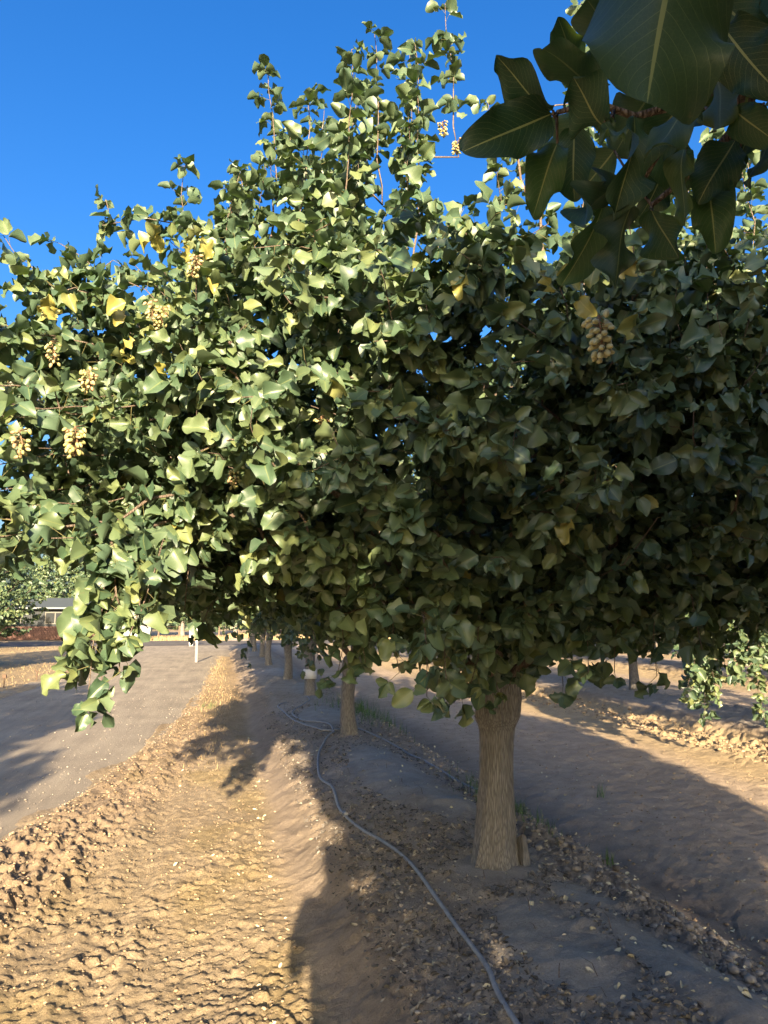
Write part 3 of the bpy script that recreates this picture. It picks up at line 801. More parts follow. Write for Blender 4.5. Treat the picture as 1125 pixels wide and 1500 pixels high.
# ------------------------------------------------------------------ growing a tree
def grow(seed, fork, scaffolds, targets, extra, seg=.16):
    """nodes from a fork point: scaffold limbs, then every target is reached from the cheapest node.
    returns positions, parents, limb id, tips [(node index list from base to tip, leafy length)]"""
    r = np.random.default_rng(seed)
    cap = 60000
    P = np.zeros((cap, 3)); par = np.full(cap, -1); limb = np.zeros(cap, int); cost = np.zeros(cap); n = 0
    def push(p, q, l):
        nonlocal n
        P[n] = p; par[n] = q; limb[n] = l
        cost[n] = 0 if q < 0 else cost[q] + np.linalg.norm(P[n] - P[q])
        n += 1
        return n - 1
    root = push(fork, -1, -1)
    for li, path in enumerate(scaffolds):
        q = root; pts = [np.array(fork)] + [np.array(p) for p in path]
        for a, b in zip(pts[:-1], pts[1:]):
            m = max(1, int(np.linalg.norm(b - a) / seg))
            for k in range(1, m + 1):
                q = push(a + (b - a) * k / m + r.normal(size=3) * .012, q, li)
    tips = []
    order = np.argsort(np.linalg.norm(targets - np.array(fork), axis=1)) if len(targets) else []
    jobs = [(np.array(targets[i]), None, .34) for i in order]
    jobs += [(np.array(t), np.array(b), ll) for b, t, ll in extra]
    for tgt, via, ll in jobs:
        goals = [tgt] if via is None else [via, tgt]
        path = []
        for gi, g in enumerate(goals):
            if gi == 0:
                d = np.linalg.norm(P[:n] - g, axis=1)
                ok = np.arange(n) > 0
                sc = d + .28 * cost[:n] + np.where(ok, 0, 5)
                j = int(np.argmin(sc)); l = limb[j]
            else:
                j = q
            a = P[j]; D = np.linalg.norm(g - a)
            m = max(2, int(D / seg))
            pd = nrm((P[j] - P[par[j]])[None])[0] if par[j] >= 0 else np.array([0, 0, 1.])
            mid = a + pd * D * .35 + (g - a) * .12 + np.array([0, 0, .05 * D]) + r.normal(size=3) * .05 * D if gi == 0 else a + (g - a) * .5 + r.normal(size=3) * .05 * D
            q = j
            for k in range(1, m + 1):
                t = k / m
                p = a * (1 - t) ** 2 + 2 * mid * t * (1 - t) + g * t * t
                q = push(p + (r.normal(size=3) * .010 if k < m else 0), q, l)
                path.append(q)
        # leafy part: last ll metres
        chain = [q]; acc = 0
        while par[chain[-1]] > 0 and acc < ll:
            acc += np.linalg.norm(P[chain[-1]] - P[par[chain[-1]]]); chain.append(par[chain[-1]])
        tips.append((chain[::-1], ll))
    return P[:n].copy(), par[:n].copy(), limb[:n].copy(), tips

def wood_radii(P, par, r_tip, r_max):
    n = len(P); acc = np.zeros(n); kids = np.zeros(n, int)
    for i in range(1, n): kids[par[i]] += 1
    for i in range(n - 1, 0, -1):
        if kids[i] == 0: acc[i] = r_tip ** 2.25
        acc[par[i]] += acc[i]
    far = np.zeros(n)
    for i in range(n - 1, 0, -1):
        far[par[i]] = max(far[par[i]], far[i] + np.linalg.norm(P[i] - P[par[i]]))
    r = np.sqrt(acc ** (2 / 2.25) + (.0042 * far) ** 2)
    return np.minimum(r, r_max)

def wood_meshes(name, P, par, limb, rad, mats, nl, min_r=0.0):
    """sweeps chains of nodes into tubes, one mesh per limb"""
    n = len(P); best = np.full(n, -1)
    for i in range(1, n):
        p = par[i]
        if best[p] < 0 or rad[i] > rad[best[p]]: best[p] = i
    starts = [i for i in range(1, n) if best[par[i]] != i or par[i] == 0]
    out = {l: ([], [], 0) for l in range(nl)}
    VV = {l: [] for l in range(nl)}; FF = {l: [] for l in range(nl)}; cnt = {l: 0 for l in range(nl)}
    for s in starts:
        ch = [s]
        while best[ch[-1]] >= 0: ch.append(best[ch[-1]])
        r0 = rad[s]
        if r0 < min_r: continue
        pts = P[[par[s]] + ch]; rr = np.concatenate([[min(rad[s] * 1.08, rad[par[s]] if par[s] > 0 else rad[s] * 1.08)], rad[ch]])
        k = 10 if r0 > .05 else (7 if r0 > .015 else (5 if r0 > .006 else 3))
        T = np.gradient(pts, axis=0); T = nrm(T)
        ref = np.array([.3, .2, .93]); A = nrm(np.cross(T, ref) + 1e-6); B = np.cross(T, A)
        th = np.arange(k) * 2 * np.pi / k
        ring = pts[:, None] + rr[:, None, None] * (A[:, None] * np.cos(th)[None, :, None] + B[:, None] * np.sin(th)[None, :, None])
        l = limb[s] if limb[s] >= 0 else 0
        m = len(pts); i = np.arange(m - 1)[:, None] * k; j = np.arange(k)[None]
        F = np.stack([i + j, i + (j + 1) % k, i + k + (j + 1) % k, i + k + j], -1).reshape(-1, 4)
        VV[l].append(ring.reshape(-1, 3)); FF[l].append(F + cnt[l]); cnt[l] += m * k
    return [np_mesh(name, np.concatenate(VV[l]), np.concatenate(FF[l]), mats) if VV[l] else None for l in range(nl)]

def dress(seed, P, tips, centre, size=(.075, .108), per=6, five=.35, density=14.0, droop=(.15, .95)):
    """compound leaves along the leafy end of every shoot -> leaflets and petioles (arrays)"""
    r = np.random.default_rng(seed)
    pos, dirs, nor, L, W, tint, pet = [], [], [], [], [], [], []
    for chain, ll in tips:
        pts = P[chain]
        if len(pts) < 2: continue
        sl = np.linalg.norm(np.diff(pts, axis=0), axis=1); cum = np.concatenate([[0], np.cumsum(sl)]); tot = cum[-1]
        m = max(per, int(tot * density))
        ang0 = r.random() * 6.28
        shoot_tint = r.random() * .25
        for k in range(m):
            f = tot * (1 - (k / m) ** .9 * .98)
            i = min(np.searchsorted(cum, f, side='right') - 1, len(sl) - 1)
            t = (f - cum[i]) / max(sl[i], 1e-6)
            p = pts[i] * (1 - t) + pts[i + 1] * t
            s = nrm((pts[i + 1] - pts[i])[None])[0]
            ref = np.array([.21, .5, .84]) if abs(s[2]) < .9 else np.array([1., 0, 0])
            a = nrm(np.cross(s, ref)[None])[0]; b = np.cross(s, a); an = ang0 + k * 2.4 + r.normal() * .3
            o = a * math.cos(an) + b * math.sin(an)
            tipness = .75 if k == 0 else 1.0
            out = nrm((p - centre)[None])[0]
            pd = nrm((o * .8 + s * .45 + out * .25 + r.normal(size=3) * .18 + np.array([0, 0, .05]))[None])[0]
            pl = (.045 + .055 * r.random()) * tipness
            e = p + pd * pl + np.array([0, 0, -.012])
            pet.append((p, e))
            side = nrm(np.cross(pd, np.array([0, 0, 1.]) + r.normal(size=3) * .35)[None])[0]
            dr = np.array([0, 0, -(droop[0] + (droop[1] - droop[0]) * r.random())])
            nb = nrm((np.array([0, 0, .40]) + out * .75 + r.normal(size=3) * .45)[None])[0]
            base = size[0] + (size[1] - size[0]) * r.random()
            items = [(e, nrm((pd + dr)[None])[0], base * 1.06)]
            items += [(e - pd * .012, nrm((pd * .35 + q * side + dr * .9)[None])[0], base * .92) for q in (-1, 1)]
            if r.random() < five:
                items += [(e - pd * pl * .42, nrm((pd * .15 + q * side + dr)[None])[0], base * .78) for q in (-1, 1)]
            for ip, idr, il in items:
                if r.random() < .06: continue
                pos.append(ip); dirs.append(nrm((idr + r.normal(size=3) * .22)[None])[0]); nor.append(nb + r.normal(size=3) * .30)
                il *= (.82 + .36 * r.random()) * tipness
                L.append(il); W.append(il * (.62 + .24 * r.random())); tint.append(np.clip(shoot_tint + .75 * r.random() ** 1.2, 0, .96) if r.random() > .003 else .99)
    return dict(pos=np.array(pos), dir=np.array(dirs), nor=np.array(nor), L=np.array(L), W=np.array(W), tint=np.array(tint), pet=pet)

def frames(lf):
    y = nrm(lf["dir"]); x = nrm(np.cross(y, lf["nor"])); z = np.cross(x, y)
    return x, y, z

def foliage_mesh(name, lf, templates, mats, seed, pets=True, keep=None):
    r = np.random.default_rng(seed)
    x, y, z = frames(lf); n = len(lf["L"]); var = r.integers(0, len(templates), n)
    keep = np.ones(n, bool) if keep is None else keep
    V, Q, U, T, MI = [], [], [], [], []; base = 0
    for k, (tv, tq, tuv) in enumerate(templates):
        s = np.where((var == k) & keep)[0]
        if not len(s): continue
        loc = tv[None] * np.stack([lf["W"][s], lf["L"][s], lf["L"][s] * .9], -1)[:, None]
        w = lf["pos"][s][:, None] + loc[..., 0:1] * x[s][:, None] + loc[..., 1:2] * y[s][:, None] + loc[..., 2:3] * z[s][:, None]
        V.append(w.reshape(-1, 3)); nv = len(tv)
        Q.append((tq[None] + (np.arange(len(s)) * nv)[:, None, None]).reshape(-1, 4) + base); base += nv * len(s)
        U.append(np.tile(tuv, (len(s), 1))); T.append(np.repeat(lf["tint"][s], nv)); MI.append(np.zeros(len(s) * len(tq), int))
    if pets and lf["pet"]:
        a = np.array([p[0] for p in lf["pet"]]); b = np.array([p[1] for p in lf["pet"]]); m = len(a)
        d = nrm(b - a); q = nrm(np.cross(d, np.array([.3, .5, .8]))); w = np.cross(d, q)
        ring = [q * math.cos(t) + w * math.sin(t) for t in (0, 2.09, 4.19)]
        pv = np.stack([a + ring[0] * .0016, a + ring[1] * .0016, a + ring[2] * .0016, b + ring[0] * .0011, b + ring[1] * .0011, b + ring[2] * .0011], 1)
        pq = np.array([(0, 1, 4, 3), (1, 2, 5, 4), (2, 0, 3, 5)])
        V.append(pv.reshape(-1, 3)); Q.append((pq[None] + (np.arange(m) * 6)[:, None, None]).reshape(-1, 4) + base); base += 6 * m
        U.append(np.zeros((m * 6, 2))); T.append(np.full(m * 6, .5)); MI.append(np.ones(m * 3, int))
    return np_mesh(name, np.concatenate(V), np.concatenate(Q), mats, uv=np.concatenate(U), attrs={"tint": np.concatenate(T)}, mat_idx=np.concatenate(MI))

_single = {}
def single_leaf_meshes(which, mat):
    key = (which, mat.name)
    if key not in _single:
        src = LEAF_HI if which == "hi" else LEAF_MID
        _single[key] = [np_mesh("leaf", v, q, mat, uv=uv) for v, q, uv in src]
    return _single[key]

def leaf_object(parent, me, pos, x, y, z, W, L):
    o = bpy.data.objects.new("leaf", me)
    COL.objects.link(o)
    o.parent = parent
    o.matrix_basis = Matrix(((x[0] * W, y[0] * L, z[0] * L * .9, pos[0]), (x[1] * W, y[1] * L, z[1] * L * .9, pos[1]), (x[2] * W, y[2] * L, z[2] * L * .9, pos[2]), (0, 0, 0, 1)))
    return o

def seen_from_photo(points, cell=7.0):
    """pixel position and depth from the photograph's viewpoint (used only to choose which leaves deserve an object of their own)"""
    R = np.array(cam.rotation_euler.to_matrix()); q = (points - np.array([0, 0, CAM_H])) @ R
    d = -q[:, 2]; dd = np.maximum(d, 1e-3)
    return 562.5 + 1084 * q[:, 0] / dd, 750 - 1084 * q[:, 1] / dd, d

def largest_visible(lf, origin, count, others=None):
    x, y, z = frames(lf)
    c = lf["pos"] + y * (lf["L"] * .5)[:, None] + origin
    samples = [lf["pos"] + origin + y * (lf["L"] * a)[:, None] + x * (lf["W"] * b)[:, None] for a, b in ((.5, 0), (.2, 0), (.85, 0), (.45, .33), (.45, -.33), (.25, .25), (.25, -.25), (.7, .25), (.7, -.25))]
    buf = {}
    W, H = 1125 // 7 + 2, 1500 // 7 + 2
    zb = np.full(W * H, 1e9)
    for s in samples + (others or []):
        px, py, d = seen_from_photo(s); ok = (d > .1) & (px >= 0) & (px < 1125) & (py >= 0) & (py < 1500)
        np.minimum.at(zb, ((px[ok] // 7).astype(int) * H + (py[ok] // 7).astype(int)), d[ok])
    vis = np.zeros(len(c))
    for s in samples:
        px, py, d = seen_from_photo(s); ok = (d > .1) & (px >= 0) & (px < 1125) & (py >= 0) & (py < 1500)
        idx = np.where(ok, (px // 7).astype(int) * H + (py // 7).astype(int), 0).clip(0, W * H - 1)
        vis += ok & (d < zb[idx] + .02)
    px, py, d = seen_from_photo(c)
    facing = np.abs((z * nrm(c - np.array([0, 0, CAM_H]))).sum(1))
    score = vis / 9 * lf["L"] * lf["W"] / np.maximum(d, .1) ** 2 * (.25 + facing)
    return np.argsort(-score)[:count]

# ------------------------------------------------------------------ trunks
def trunk_mesh(name, seed, H, r0, mats, lean=(0, 0), flare=1.35, bulge=1.2, graft=.80, nth=56, nz=90, bend=0.0):
    th = np.linspace(0, 2 * np.pi, nth, endpoint=False)[None]; t = np.linspace(0, 1, nz)[:, None]
    zz = -.10 + t * (H + .10)
    h = zz / H
    rad = r0 * (1 + (flare - 1) * np.exp(-np.maximum(zz, 0) / .16) - .10 * sstep(.1, .5, h) * (1 - sstep(.5, .75, h)))
    rad = rad * (1 + (bulge - 1) * sstep(graft - .05, graft + .03, h) + .06 * np.exp(-((h - graft - .03) / .03) ** 2))
    TH = np.broadcast_to(th, (nz, nth)); ZZ = np.broadcast_to(zz, (nz, nth))
    c, s = np.cos(TH), np.sin(TH)
    rough = sstep(graft - .03, graft + .05, np.broadcast_to(h, TH.shape))
    n1 = fbm(c * 2.2 + 7, s * 2.2 + ZZ * 1.1, seed, 4)
    fiss = fbm(TH * 13 + .8 * fbm(c * 2, ZZ * 5, seed + 3, 2), ZZ * 3.2, seed + 1, 3) * np.minimum(1, np.minimum(TH, 2 * np.pi - TH) * 6)
    lump = fbm(c * 3.5 + 3, s * 3.5 + ZZ * 8, seed + 2, 4)
    flu = np.cos(TH * 5 + seed) * np.exp(-np.maximum(ZZ, 0) / .14) * .10
    R = rad * (1 + .07 * n1 + .062 * fiss + rough * (.14 * lump + .03 * fiss) + flu)
    cx = lean[0] * h + bend * np.sin(h * np.pi * 1.1); cy = lean[1] * h
    # close over the top with a dome
    top = np.clip((h - .93) / .07, 0, 1); R = R * np.sqrt(np.clip(1 - top ** 2 * .92, .02, 1))
    V = np.stack([cx + R * c, cy + R * s, ZZ], -1).reshape(-1, 3)
    i = np.arange(nz - 1)[:, None] * nth; j = np.arange(nth)[None]
    Q = np.stack([i + j, i + (j + 1) % nth, i + nth + (j + 1) % nth, i + nth + j], -1).reshape(-1, 4)
    return np_mesh(name, V, Q, mats)

# ------------------------------------------------------------------ crown shapes (points in world units relative to the trunk's foot)
def crown_points(seed, n, c, r_lo, r_hi, expo=2.6, shell=.55, reject=None, zlump=.12):
    """targets inside a lumpy superellipsoid with different half axes on each side; most lie near the surface"""
    r = np.random.default_rng(seed); out = []
    c = np.array(c); lo = np.array(r_lo); hi = np.array(r_hi)
    while len(out) < n:
        q = r.uniform(-1, 1, (4000, 3))
        f = (np.abs(q) ** expo).sum(1) ** (1 / expo)
        az = np.arctan2(q[:, 1], q[:, 0])
        lim = .93 + .20 * fbm(np.cos(az) * 1.8 + q[:, 2] * .9 + seed, np.sin(az) * 1.8 + q[:, 2] * 1.3, seed + 7, 3)
        ok = (f < lim) & ((f > lim * (1 - shell * .55)) | (r.random(4000) < .22))
        p = c + q * np.where(q < 0, lo, hi)
        if reject is not None: ok &= ~reject(p)
        out.extend(p[ok])
    return np.array(out[:n])

def spaced(pts, dmin):
    """drops targets that crowd each other"""
    keep = []; grid = {}
    for p in pts:
        k = tuple((p // dmin).astype(int)); good = True
        for a in (-1, 0, 1):
            for b in (-1, 0, 1):
                for e in (-1, 0, 1):
                    for q in grid.get((k[0] + a, k[1] + b, k[2] + e), ()):
                        if ((p - q) ** 2).sum() < dmin * dmin: good = False; break
                    if not good: break
                if not good: break
            if not good: break
        if good: keep.append(p); grid.setdefault(k, []).append(p)
    return np.array(keep)

def scaffolds_for(seed, fork, c, r_lo, r_hi, n=5, turn=.4, first=None):
    r = np.random.default_rng(seed); out = []
    for i in range(n):
        a = turn + i * 2 * math.pi / n + r.normal() * .15
        d = np.array([math.cos(a), math.sin(a)])
        ax = np.where(d < 0, np.array(r_lo[:2]), np.array(r_hi[:2]))
        e = np.array([c[0] + d[0] * ax[0] * .55, c[1] + d[1] * ax[1] * .55, c[2] + .25 * r.normal() + .1])
        m = np.array(fork) * .5 + e * .5 + np.array([d[0] * .05, d[1] * .05, -.10 + .05 * r.normal()])
        m1 = np.array(fork) + np.array([d[0] * .16, d[1] * .16, .16])
        out.append([m1, m, e, e + np.array([d[0] * .25, d[1] * .25, .55])])
    # a leader
    out.append([np.array(fork) + np.array([.03, -.02, .35]), np.array([c[0] + .1, c[1], c[2]]), np.array([c[0] - .05, c[1] + .1, c[2] + r_hi[2] * .7])])
    return out

def nut_cluster(parent, pos, n, size, seed, single=False, hang=.10):
    """a hanging bunch: branching stalk with nuts on it"""
    r = random.Random(seed); pos = Vector(pos)
    p = Poly(); tip = pos + Vector((r.uniform(-.02, .02), r.uniform(-.02, .02), -hang))
    p.tube([pos + Vector((.02, .03, .012)), pos, (pos + tip) / 2 + Vector((.006, 0, 0)), tip], [.0026, .0026, .002, .0012], 5)
    spots = []
    for i in range(n):
        t = (i + .5) / n; b = pos.lerp(tip, t * .95)
        a = i * 2.4 + r.uniform(-.4, .4); rr = (.024 * (1 - t * .5) + .006) * (size / .018) * r.uniform(.6, 1.15)
        e = b + Vector((math.cos(a) * rr, math.sin(a) * rr, r.uniform(-.016, .004)))
        p.tube([b, e], [.0011, .0009], 3, False); spots.append((e, a))
    o = p.build("nut_cluster", M_STALK, parent, smooth=True)
    # one nut shape: an egg with a pointed end
    ns, nr_ = 8, 6; tv = []; tq = []
    for j in range(nr_ + 1):
        t = j / nr_ * math.pi; q = math.sin(t) * (.34 + .05 * math.cos(t)); zz = -.5 * math.cos(t) * (1 + .08 * (math.cos(t) < 0))
        for k in range(ns): tv.append((q * math.cos(k * 2 * math.pi / ns), q * math.sin(k * 2 * math.pi / ns), zz))
    for j in range(nr_):
        for k in range(ns): tq.append((j * ns + k, j * ns + (k + 1) % ns, (j + 1) * ns + (k + 1) % ns, (j + 1) * ns + k))
    tv = np.array(tv); tq = np.array(tq)
    shared = None; V = []; Q = []; T = []
    for i, (e, a) in enumerate(spots):
        s = size * r.uniform(.85, 1.12)
        R = (Matrix.Rotation(a, 3, 'Z') @ Matrix.Rotation(r.uniform(1.6, 2.9), 3, 'Y') @ Matrix.Rotation(r.uniform(-.4, .4), 3, 'X'))
        if single:
            if shared is None: shared = np_mesh("nut", tv, tq, M_NUT_ONE)
            no = bpy.data.objects.new("nut", shared); COL.objects.link(no); no.parent = o
            no.matrix_basis = Matrix.Translation(e) @ (R.to_4x4()) @ Matrix.Diagonal((s, s, s, 1))
        else:
            V.append((tv * s) @ np.array(R).T + np.array(e)); Q.append(tq + i * len(tv)); T.append(np.full(len(tv), r.random()))
    if not single:
        link("nuts", np_mesh("nuts", np.concatenate(V), np.concatenate(Q), M_NUT, attrs={"tint": np.concatenate(T)}), o)["kind"] = "stuff"
    return o

def plant_tree(name, label, loc, group, wood, trunk, foliage, limbs_name="branch"):
    t = thing(name, label, "tree", loc, 0, group)
    link("trunk", trunk, t)
    for w in wood:
        if w is not None: link(limbs_name, w, t)
    f = link("foliage", foliage, t); f["kind"] = "stuff"
    return t, f

# ---- the near tree the photograph is about
G1 = gz(ROW1, 4.5)
O1 = np.array([ROW1, 4.48, G1 - .02])
C1 = (.05, .05, 2.42 - .05); LO1 = (3.05, 2.05, 1.12); HI1 = (2.6, 2.1, 1.32)
def rej1(p):
    u = p[:, 0] + O1[0]; v = p[:, 1] + O1[1]; z = p[:, 2] + O1[2]
    # open hollow round the trunk under the canopy, and the low left rim is lifted
    low = (z < 1.62) & (np.hypot(p[:, 0], p[:, 1]) < .75)
    lift = ((u < .7) & (z < 1.74 + .12 * (u > .2))) | ((u < -.3) & (v < 3.2) & (z < 1.82))
    dip = (np.abs(u - 1.5) < .5) & (z > 3.1) & (v > 3.5)
    return low | lift | dip
T1 = spaced(crown_points(101, 5200, C1, LO1, HI1, 2.5, .75, rej1), .155)
rp = np.random.default_rng(66)
PEAK = []
for k in range(34):
    u = -.15 + 1.25 * rp.random(); v = 3.7 + 1.5 * rp.random()
    hi_ = np.interp(u, [-.2, .2, .6, .9, 1.3, 1.45], [4.35, 4.95, 4.85, 5.2, 5.35, 5.2]) - .75 * rp.random() ** 1.5
    PEAK.append(((u - .05, v, 3.75), (u + .06 * rp.normal(), v + .1 * rp.normal(), hi_)))
for k in range(14):
    u = 2.0 + 1.9 * rp.random(); v = 3.7 + 1.6 * rp.random()
    PEAK.append(((u, v, 3.6), (u + .06 * rp.normal(), v, 4.3 + .7 * rp.random())))
for k in range(26):
    u = -1.35 + .85 * rp.random(); v = 2.65 + 1.1 * rp.random(); z = 1.98 + .95 * rp.random()
    PEAK.append(((u + .45, v + .45, z + .15), (u, v, z)))
for k in range(20):
    u = 1.45 + 1.6 * rp.random(); v = 2.7 + 1.0 * rp.random()
    PEAK.append(((u, v, 2.9), (u + .08 * rp.normal(), v - .1, 3.05 + .5 * rp.random() + .12 * (u - 1))))
E1 = [(np.array(b) - O1, np.array(t) - O1, 1.0) for b, t in PEAK] + [(np.array(b) - O1, np.array(t) - O1, .95) for b, t in SHOOTS] + [(np.array(b) - O1, np.array(t) - O1, .62) for b, t in HANG]
FORK1 = (.04, 0, 1.0)
S1 = scaffolds_for(3, FORK1, C1, LO1, HI1, 5, .1)
S1[0] = [np.array((.16, .0, 1.20)), np.array((.48, .02, 1.72)), np.array((1.2, .2, 2.5)), np.array((1.6, .2, 3.0))]
P1, par1, limb1, tips1 = grow(103, FORK1, S1, T1, E1)
rad1 = wood_radii(P1, par1, .0024, .095)
wood1 = wood_meshes("branch", P1, par1, limb1, rad1, M_TWIG, len(S1))
lf1 = dress(104, P1, tips1, np.array(C1), (.079, .112), 6, .30, 15)
# leave the photographer's own spot clear
dcam = np.linalg.norm(lf1["pos"] + O1 - np.array([0, 0, CAM_H]), axis=1)
sel1 = largest_visible(lf1, O1, 300)
keep1 = dcam > .9; keep1[sel1] = False
print("near tree: shoots", len(tips1), "leaflets", len(lf1["L"]))
trunk1 = trunk_mesh("trunk", 7, 1.22, .109, M_BARK, lean=(.05, 0), flare=1.36, bulge=1.22, graft=.69, nth=140, nz=200)
tree1, fol1 = plant_tree("pistachio_tree", "nearest pistachio tree with a thick grey trunk and a crown sunlit on its left", tuple(O1), "pistachio trees in the near row",
                         wood1, trunk1, foliage_mesh("foliage", lf1, LEAF_MID, [M_LEAF, M_PETIOLE], 105, True, keep1))
fx, fy, fz = frames(lf1); meshes = single_leaf_meshes("hi", M_LEAF_ONE); rr_ = random.Random(5)
for i in sel1:
    leaf_object(tree1, rr_.choice(meshes), lf1["pos"][i], fx[i], fy[i], fz[i], lf1["W"][i], lf1["L"][i])
# a dead slab of root at the foot of the trunk
pw = Poly(); pw.add([(.15, -.10, -.05), (.22, -.06, -.05), (.20, .02, -.05), (.14, .0, -.05), (.145, -.09, .19), (.185, -.06, .17), (.175, .0, .13), (.14, -.01, .15)],
                    [(0, 3, 2, 1), (4, 5, 6, 7), (0, 1, 5, 4), (1, 2, 6, 5), (2, 3, 7, 6), (3, 0, 4, 7)])
pw.build("dead_stub", M_BARK, tree1, bevel=.008)

# ---- the tree beside the camera: its crown reaches into the upper right of the view
O0 = np.array([ROW1, -.62, gz(ROW1, -.62)])
C0 = (.1, .0, 2.6); LO0 = (2.1, 2.35, 1.3); HI0 = (2.5, 2.45, 1.5)
def rej0(p):
    u = p[:, 0] + O0[0]; v = p[:, 1] + O0[1]; z = p[:, 2] + O0[2]
    d = np.sqrt(u ** 2 + v ** 2 + (z - CAM_H) ** 2)
    gap = (d < 2.0) & ~((v < -.12) & (d > .55) & (z > 1.9))
    gap |= (v < -.1) & (u < -.02) & (z < 2.1)
    front = (v > .35) & ((u < .36 * v + .16) | (z < 1.78) | (z > 1.95 + .62 * u))
    low = (v > -.2) & (z < 1.55)
    thin = (v > .35) & (np.sin(u * 37 + v * 23 + z * 31) > .15)
    return gap | front | low | thin
T0 = spaced(crown_points(201, 3600, C0, LO0, HI0, 2.6, .8, rej0), .165)
FORK0 = (.02, .02, 1.06)
S0 = scaffolds_for(8, FORK0, C0, LO0, HI0, 5, .5)
S0[1] = [np.array((-.15, .3, 1.5)), np.array((-.45, .8, 2.05)), np.array((-.85, 1.1, 2.28)), np.array((-1.1, 1.16, 2.33))]
SKIRT0 = []  # unseen low shoots added behind the camera to shade the berm
rs = np.random.default_rng(61)
for k in range(46):
    u, v = .12 + 1.15 * rs.random(), -.9 - 1.9 * rs.random()
    SKIRT0.append((np.array((u + .1, v, 1.95)) - O0, np.array((u, v + .05 * rs.normal(), .75 + .6 * rs.random())) - O0, .85))
P0, par0, limb0, tips0 = grow(203, FORK0, S0, T0, SKIRT0 + [(np.array((1.2, -.4, 3.8)), np.array((1.2, -.5, 5.0)), .9), (np.array((.2, .2, 3.9)), np.array((.1, .3, 5.1)), .9), (np.array((-.5, -.6, 3.6)), np.array((-.5, -.8, 4.7)), .9)])
rad0 = wood_radii(P0, par0, .0024, .08)
wood0 = wood_meshes("branch", P0, par0, limb0, rad0, M_TWIG, len(S0))
lf0 = dress(204, P0, tips0, np.array(C0), (.088, .122), 6, .3, 14)
w0 = lf0["pos"] + O0
dcam = np.linalg.norm(w0 - np.array([0, 0, CAM_H]), axis=1)
px, py, dep = seen_from_photo(w0)
keep0 = (dcam > 1.0) | ((dep < -.05) & (dcam > .45))
sel0 = largest_visible(lf0, O0, 240)
sel0 = [i for i in sel0 if keep0[i] and dep[i] > .8]
keep0[sel0] = False
trunk0 = trunk_mesh("trunk", 17, 1.12, .12, M_BARK)
tree0, fol0 = plant_tree("pistachio_tree", "pistachio tree beside the camera, its dark shaded leaves hanging in close at upper right", tuple(O0), "pistachio trees in the near row",
                         wood0, trunk0, foliage_mesh("foliage", lf0, LEAF_MID, [M_LEAF, M_PETIOLE], 205, True, keep0))
fx, fy, fz = frames(lf0)
near_meshes = single_leaf_meshes("hi", M_LEAF_NEAR_DARKENED)
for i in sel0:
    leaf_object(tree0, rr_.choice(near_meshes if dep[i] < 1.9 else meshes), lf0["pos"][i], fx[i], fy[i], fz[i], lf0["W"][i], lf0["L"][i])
pt = Poly()
for tw in TWIGS:
    pts = [Vector(p) - Vector(O0) for p in tw]
    if tw[0][0] > .54: pts = [Vector((-1.02, 1.16, 2.20))] + pts
    fine = []
    for a, b in zip(pts[:-1], pts[1:]):
        fine += [a.lerp(b, k / 4) for k in range(4)]
    fine.append(pts[-1])
    m = len(fine)
    pt.tube(fine, [.0052 * (1 - .6 * i / m) for i in range(m)], 7)
r9 = np.random.default_rng(77)
NEAR_SET = [np_mesh("leaf", v, q, M_LEAF_NEAR_DARKENED, uv=uv) for v, q, uv in leaf_set(41, 14, 23, 15, 1.1, 1.1, .5, .46)]
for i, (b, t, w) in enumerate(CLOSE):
    b = np.array(b); t = np.array(t); d = t - b; L = np.linalg.norm(d)
    if i > 0: L = max(L, w * 1.15)
    y = d / np.linalg.norm(d)
    view = nrm(((b + t) / 2 - np.array([0, 0, CAM_H]))[None])[0]
    nn = -view if i % 3 else view
    spread = .12 if i in (0, 1) else .55
    nn = nn + r9.normal(size=3) * spread
    x = nrm(np.cross(y, nn)[None])[0]; z = np.cross(x, y)
    me = NEAR_SET[i % len(NEAR_SET)]
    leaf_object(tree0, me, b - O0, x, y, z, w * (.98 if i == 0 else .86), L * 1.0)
    # stalk to the nearest point of a twig
    cand = [Vector(p) for tw in TWIGS for a_, b_ in zip(tw[:-1], tw[1:]) for p in (Vector(a_), Vector(a_).lerp(Vector(b_), .5), Vector(b_))]
    near = min(cand, key=lambda p: (p - Vector(b)).length)
    if (near - Vector(b)).length < .2:
        pt.tube([near - Vector(O0), (near + Vector(b)) / 2 - Vector(O0) + Vector((0, 0, -.004)), Vector(b) - Vector(O0)], [.0016, .0013, .0012], 5)
pt.build("twig", M_TWIG, tree0, smooth=True)

# ------------------------------------------------------------------ the person taking the photograph (their shadow lies across the berm)
def person_mesh(name, verts, edges, radii, mat, parent, root=0, sub=2):
    me = bpy.data.meshes.new(name); me.from_pydata([tuple(p) for p in verts], edges, []); me.materials.append(mat)
    o = link(name, me, parent)
    sk = o.modifiers.new("skin", 'SKIN'); sk.use_smooth_shade = True
    for i, r in enumerate(radii):
        d = me.skin_vertices[0].data[i]; d.radius = (r, r) if isinstance(r, (int, float)) else r
        d.use_root = i == root
    sb = o.modifiers.new("subdiv", 'SUBSURF'); sb.levels = sb.render_levels = sub
    return o
M_SKIN = plain_mat("skin", (.42, .27, .19), .6, 8, .08, bump=.03)
M_SHIRT = plain_mat("shirt", (.16, .20, .27), .9, 14, .15)
M_JEANS = plain_mat("trousers", (.06, .075, .11), .9, 20, .2)
M_HAIR = plain_mat("hair", (.035, .025, .02), .6, 60, .3)
M_BOOT = plain_mat("boots", (.07, .05, .035), .8, 20, .2)
M_PHONE = plain_mat("phone", (.02, .02, .022), .3, 5, .1, bump=0)
pu, pv = .13, -.42
pz = gz(pu, pv)
